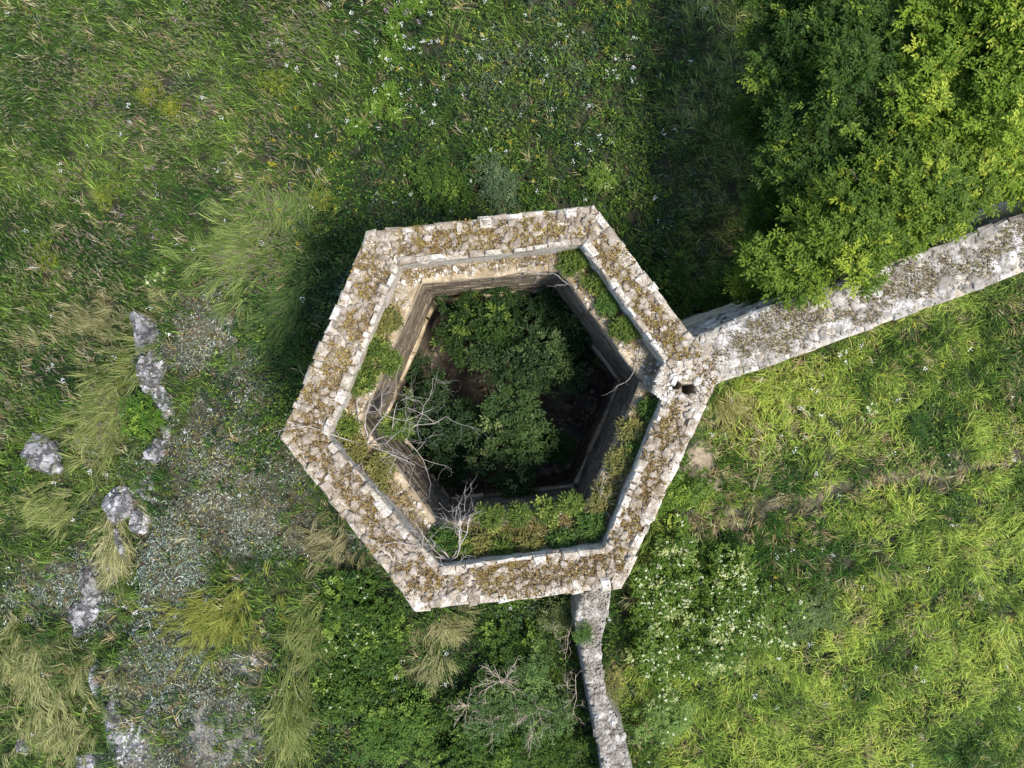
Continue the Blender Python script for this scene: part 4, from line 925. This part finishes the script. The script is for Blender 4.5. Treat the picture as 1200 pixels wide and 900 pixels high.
finish('wall_walk_grass', 'dry grass and small weeds along the wall walk of the tower', B, M_GRASS)

# ------------------------------------------------------------------ dead shrubs: crooked bare branches
def dead_shrub(label, px, py, zb, arms, mat, r0=.02, depth=3, seed=0, name='dead_shrub', group='bare dead shrubs'):
    r = random.Random(seed); b0 = P(px, py, zb+.2); b0.z = zb; t = thing(name, label, 'shrub', b0, group); sc_ = 1.45 if mat is M_DEAD else 1.0
    def grow(p, d, L, rad, dep, paths):
        pts = [p.copy()]; rs = [rad]; k = 5
        for i in range(k):
            d = (d+Vector((r.gauss(0, .3), r.gauss(0, .3), r.gauss(0, .22)))).normalized(); p = p+d*L/k; p.z = max(p.z, .05); pts.append(p.copy()); rs.append(rad*(1-.55*(i+1)/k))
            if dep > 0 and i >= 1 and r.random() < .75:
                nd = (d+Vector((r.gauss(0, .8), r.gauss(0, .8), r.gauss(.1, .4)))).normalized(); grow(p.copy(), nd, L*r.uniform(.35, .65), rs[-1]*.75, dep-1, paths)
        paths.append((pts, rs))
    for (hx, hy, lift, L) in arms:
        paths = []; d = Vector((hx, -hy, lift)).normalized(); grow(Vector((0, 0, 0)), d, L*sc_, r0*(.88 if mat is M_DEAD else 1.0), depth, paths); V, Q = tubes(paths, 4); link('branch', np_mesh('branch', V, Q, None, True), mat, t)
    return t
dead_shrub('bleached dead shrub sprawling over the left corner of the tower', 428, 520, ZK, [(-.6, -.8, .6, .95), (-.9, .1, .5, .9), (.8, -.5, .7, 1.1), (1, .15, .5, 1.2), (-.3, .8, .5, .8), (.3, -.9, .7, .8), (.9, .45, .5, .8), (-.8, -.45, .55, 1.1), (-.7, .6, .5, .9), (1, -.2, .35, 1.3)], M_DEAD, .02, 3, 3)
dead_shrub('bleached dead shrub rising from the lower left parapet corner', 527, 660, ZK+.3, [(.15, -1, .5, 1.15), (.35, -.9, .6, .9), (-1, -.35, .4, 1.0), (.1, -.9, .9, .8), (-.6, -.8, .5, .8), (.8, -.6, .5, .6)], M_DEAD, .02, 3, 5)
dead_shrub('small dead shrub overhanging the well at its top right', 648, 318, ZK, [(-.3, .9, .2, .5), (-.8, .5, .3, .5), (.6, .6, .3, .45)], M_DEAD, .012, 3, 8)
dead_shrub('few bare dead stems on the lower right wall walk', 712, 612, ZK, [(-.7, -.6, .4, .7), (-.1, -1, .5, .5), (.2, -.9, .5, .5)], M_DEAD, .012, 1, 9)
dead_shrub('pale dead stem near the corner platform', 742, 440, ZK, [(.5, -.6, .4, .4), (-.6, .5, .3, .4)], M_DEAD, .010, 1, 10)
def twig_tuft(label, px, py, zb, n, L, seed, sector=(0, 6.28)):
    r = random.Random(seed); b0 = P(px, py, zb); t = thing('twig_tuft', label, 'twigs', b0, 'tufts of bare twigs in the bush'); 
    for a_ in range(4):
        paths = []
        for k in range(n//4):
            a = r.uniform(*sector); d = Vector((math.cos(a), math.sin(a), r.uniform(.15, .9))).normalized(); p = Vector((r.gauss(0, .06), r.gauss(0, .06), -.25)); l = L*r.uniform(.5, 1.1)
            pts = [p.copy()]; 
            for q in range(5):
                d = (d+Vector((r.gauss(0, .13), r.gauss(0, .13), r.gauss(0, .1)))).normalized(); p = p+d*l/5; pts.append(p.copy())
                if q > 0:
                    for side in range(2):
                        e = (d+Vector((r.gauss(0, .6), r.gauss(0, .6), r.gauss(.1, .3)))).normalized(); m = p+e*l*r.uniform(.12, .28); paths.append(([p.copy(), m, m+(e+Vector((r.gauss(0, .4), r.gauss(0, .4), 0)))*l*.12], [.006, .005, .003]))
            paths.append((pts, [.011, .010, .009, .008, .006, .004]))
        V, Q = tubes(paths, 4); link('branch', np_mesh('branch', V, Q, None, True), M_TWIG, t)
twig_tuft('upper tuft of bare twigs in the green bush at the bottom', 588, 803, 1.15, 12, .7, 11)
twig_tuft('right tuft of bare twigs in the green bush at the bottom', 626, 838, 1.15, 16, .75, 12)
twig_tuft('left tuft of bare twigs in the green bush at the bottom', 550, 832, 1.05, 12, .55, 13)
twig_tuft('lowest tuft of bare twigs in the green bush at the bottom', 576, 852, 1.05, 12, .6, 14)
dead_shrub('brown dead brambles beside the top end of the low wall', 668, 745, .8, [(-.5, -.8, .6, .8), (.1, -1, .6, .7), (-.9, .2, .5, .7), (-.1, .9, .5, .7)], M_TWIG, .012, 3, 15)
dead_shrub('brown dead brambles in the shade lower along the low wall', 676, 815, .8, [(-.6, -.6, .6, .7), (-.3, .9, .5, .8), (-.8, .3, .5, .6), (0, -1, .6, .8)], M_TWIG, .012, 3, 16)

#print('TRIS', sum(len(o.data.loops)-2*len(o.data.polygons) for o in scene.objects if o.type == 'MESH' and o.data.users == 1))
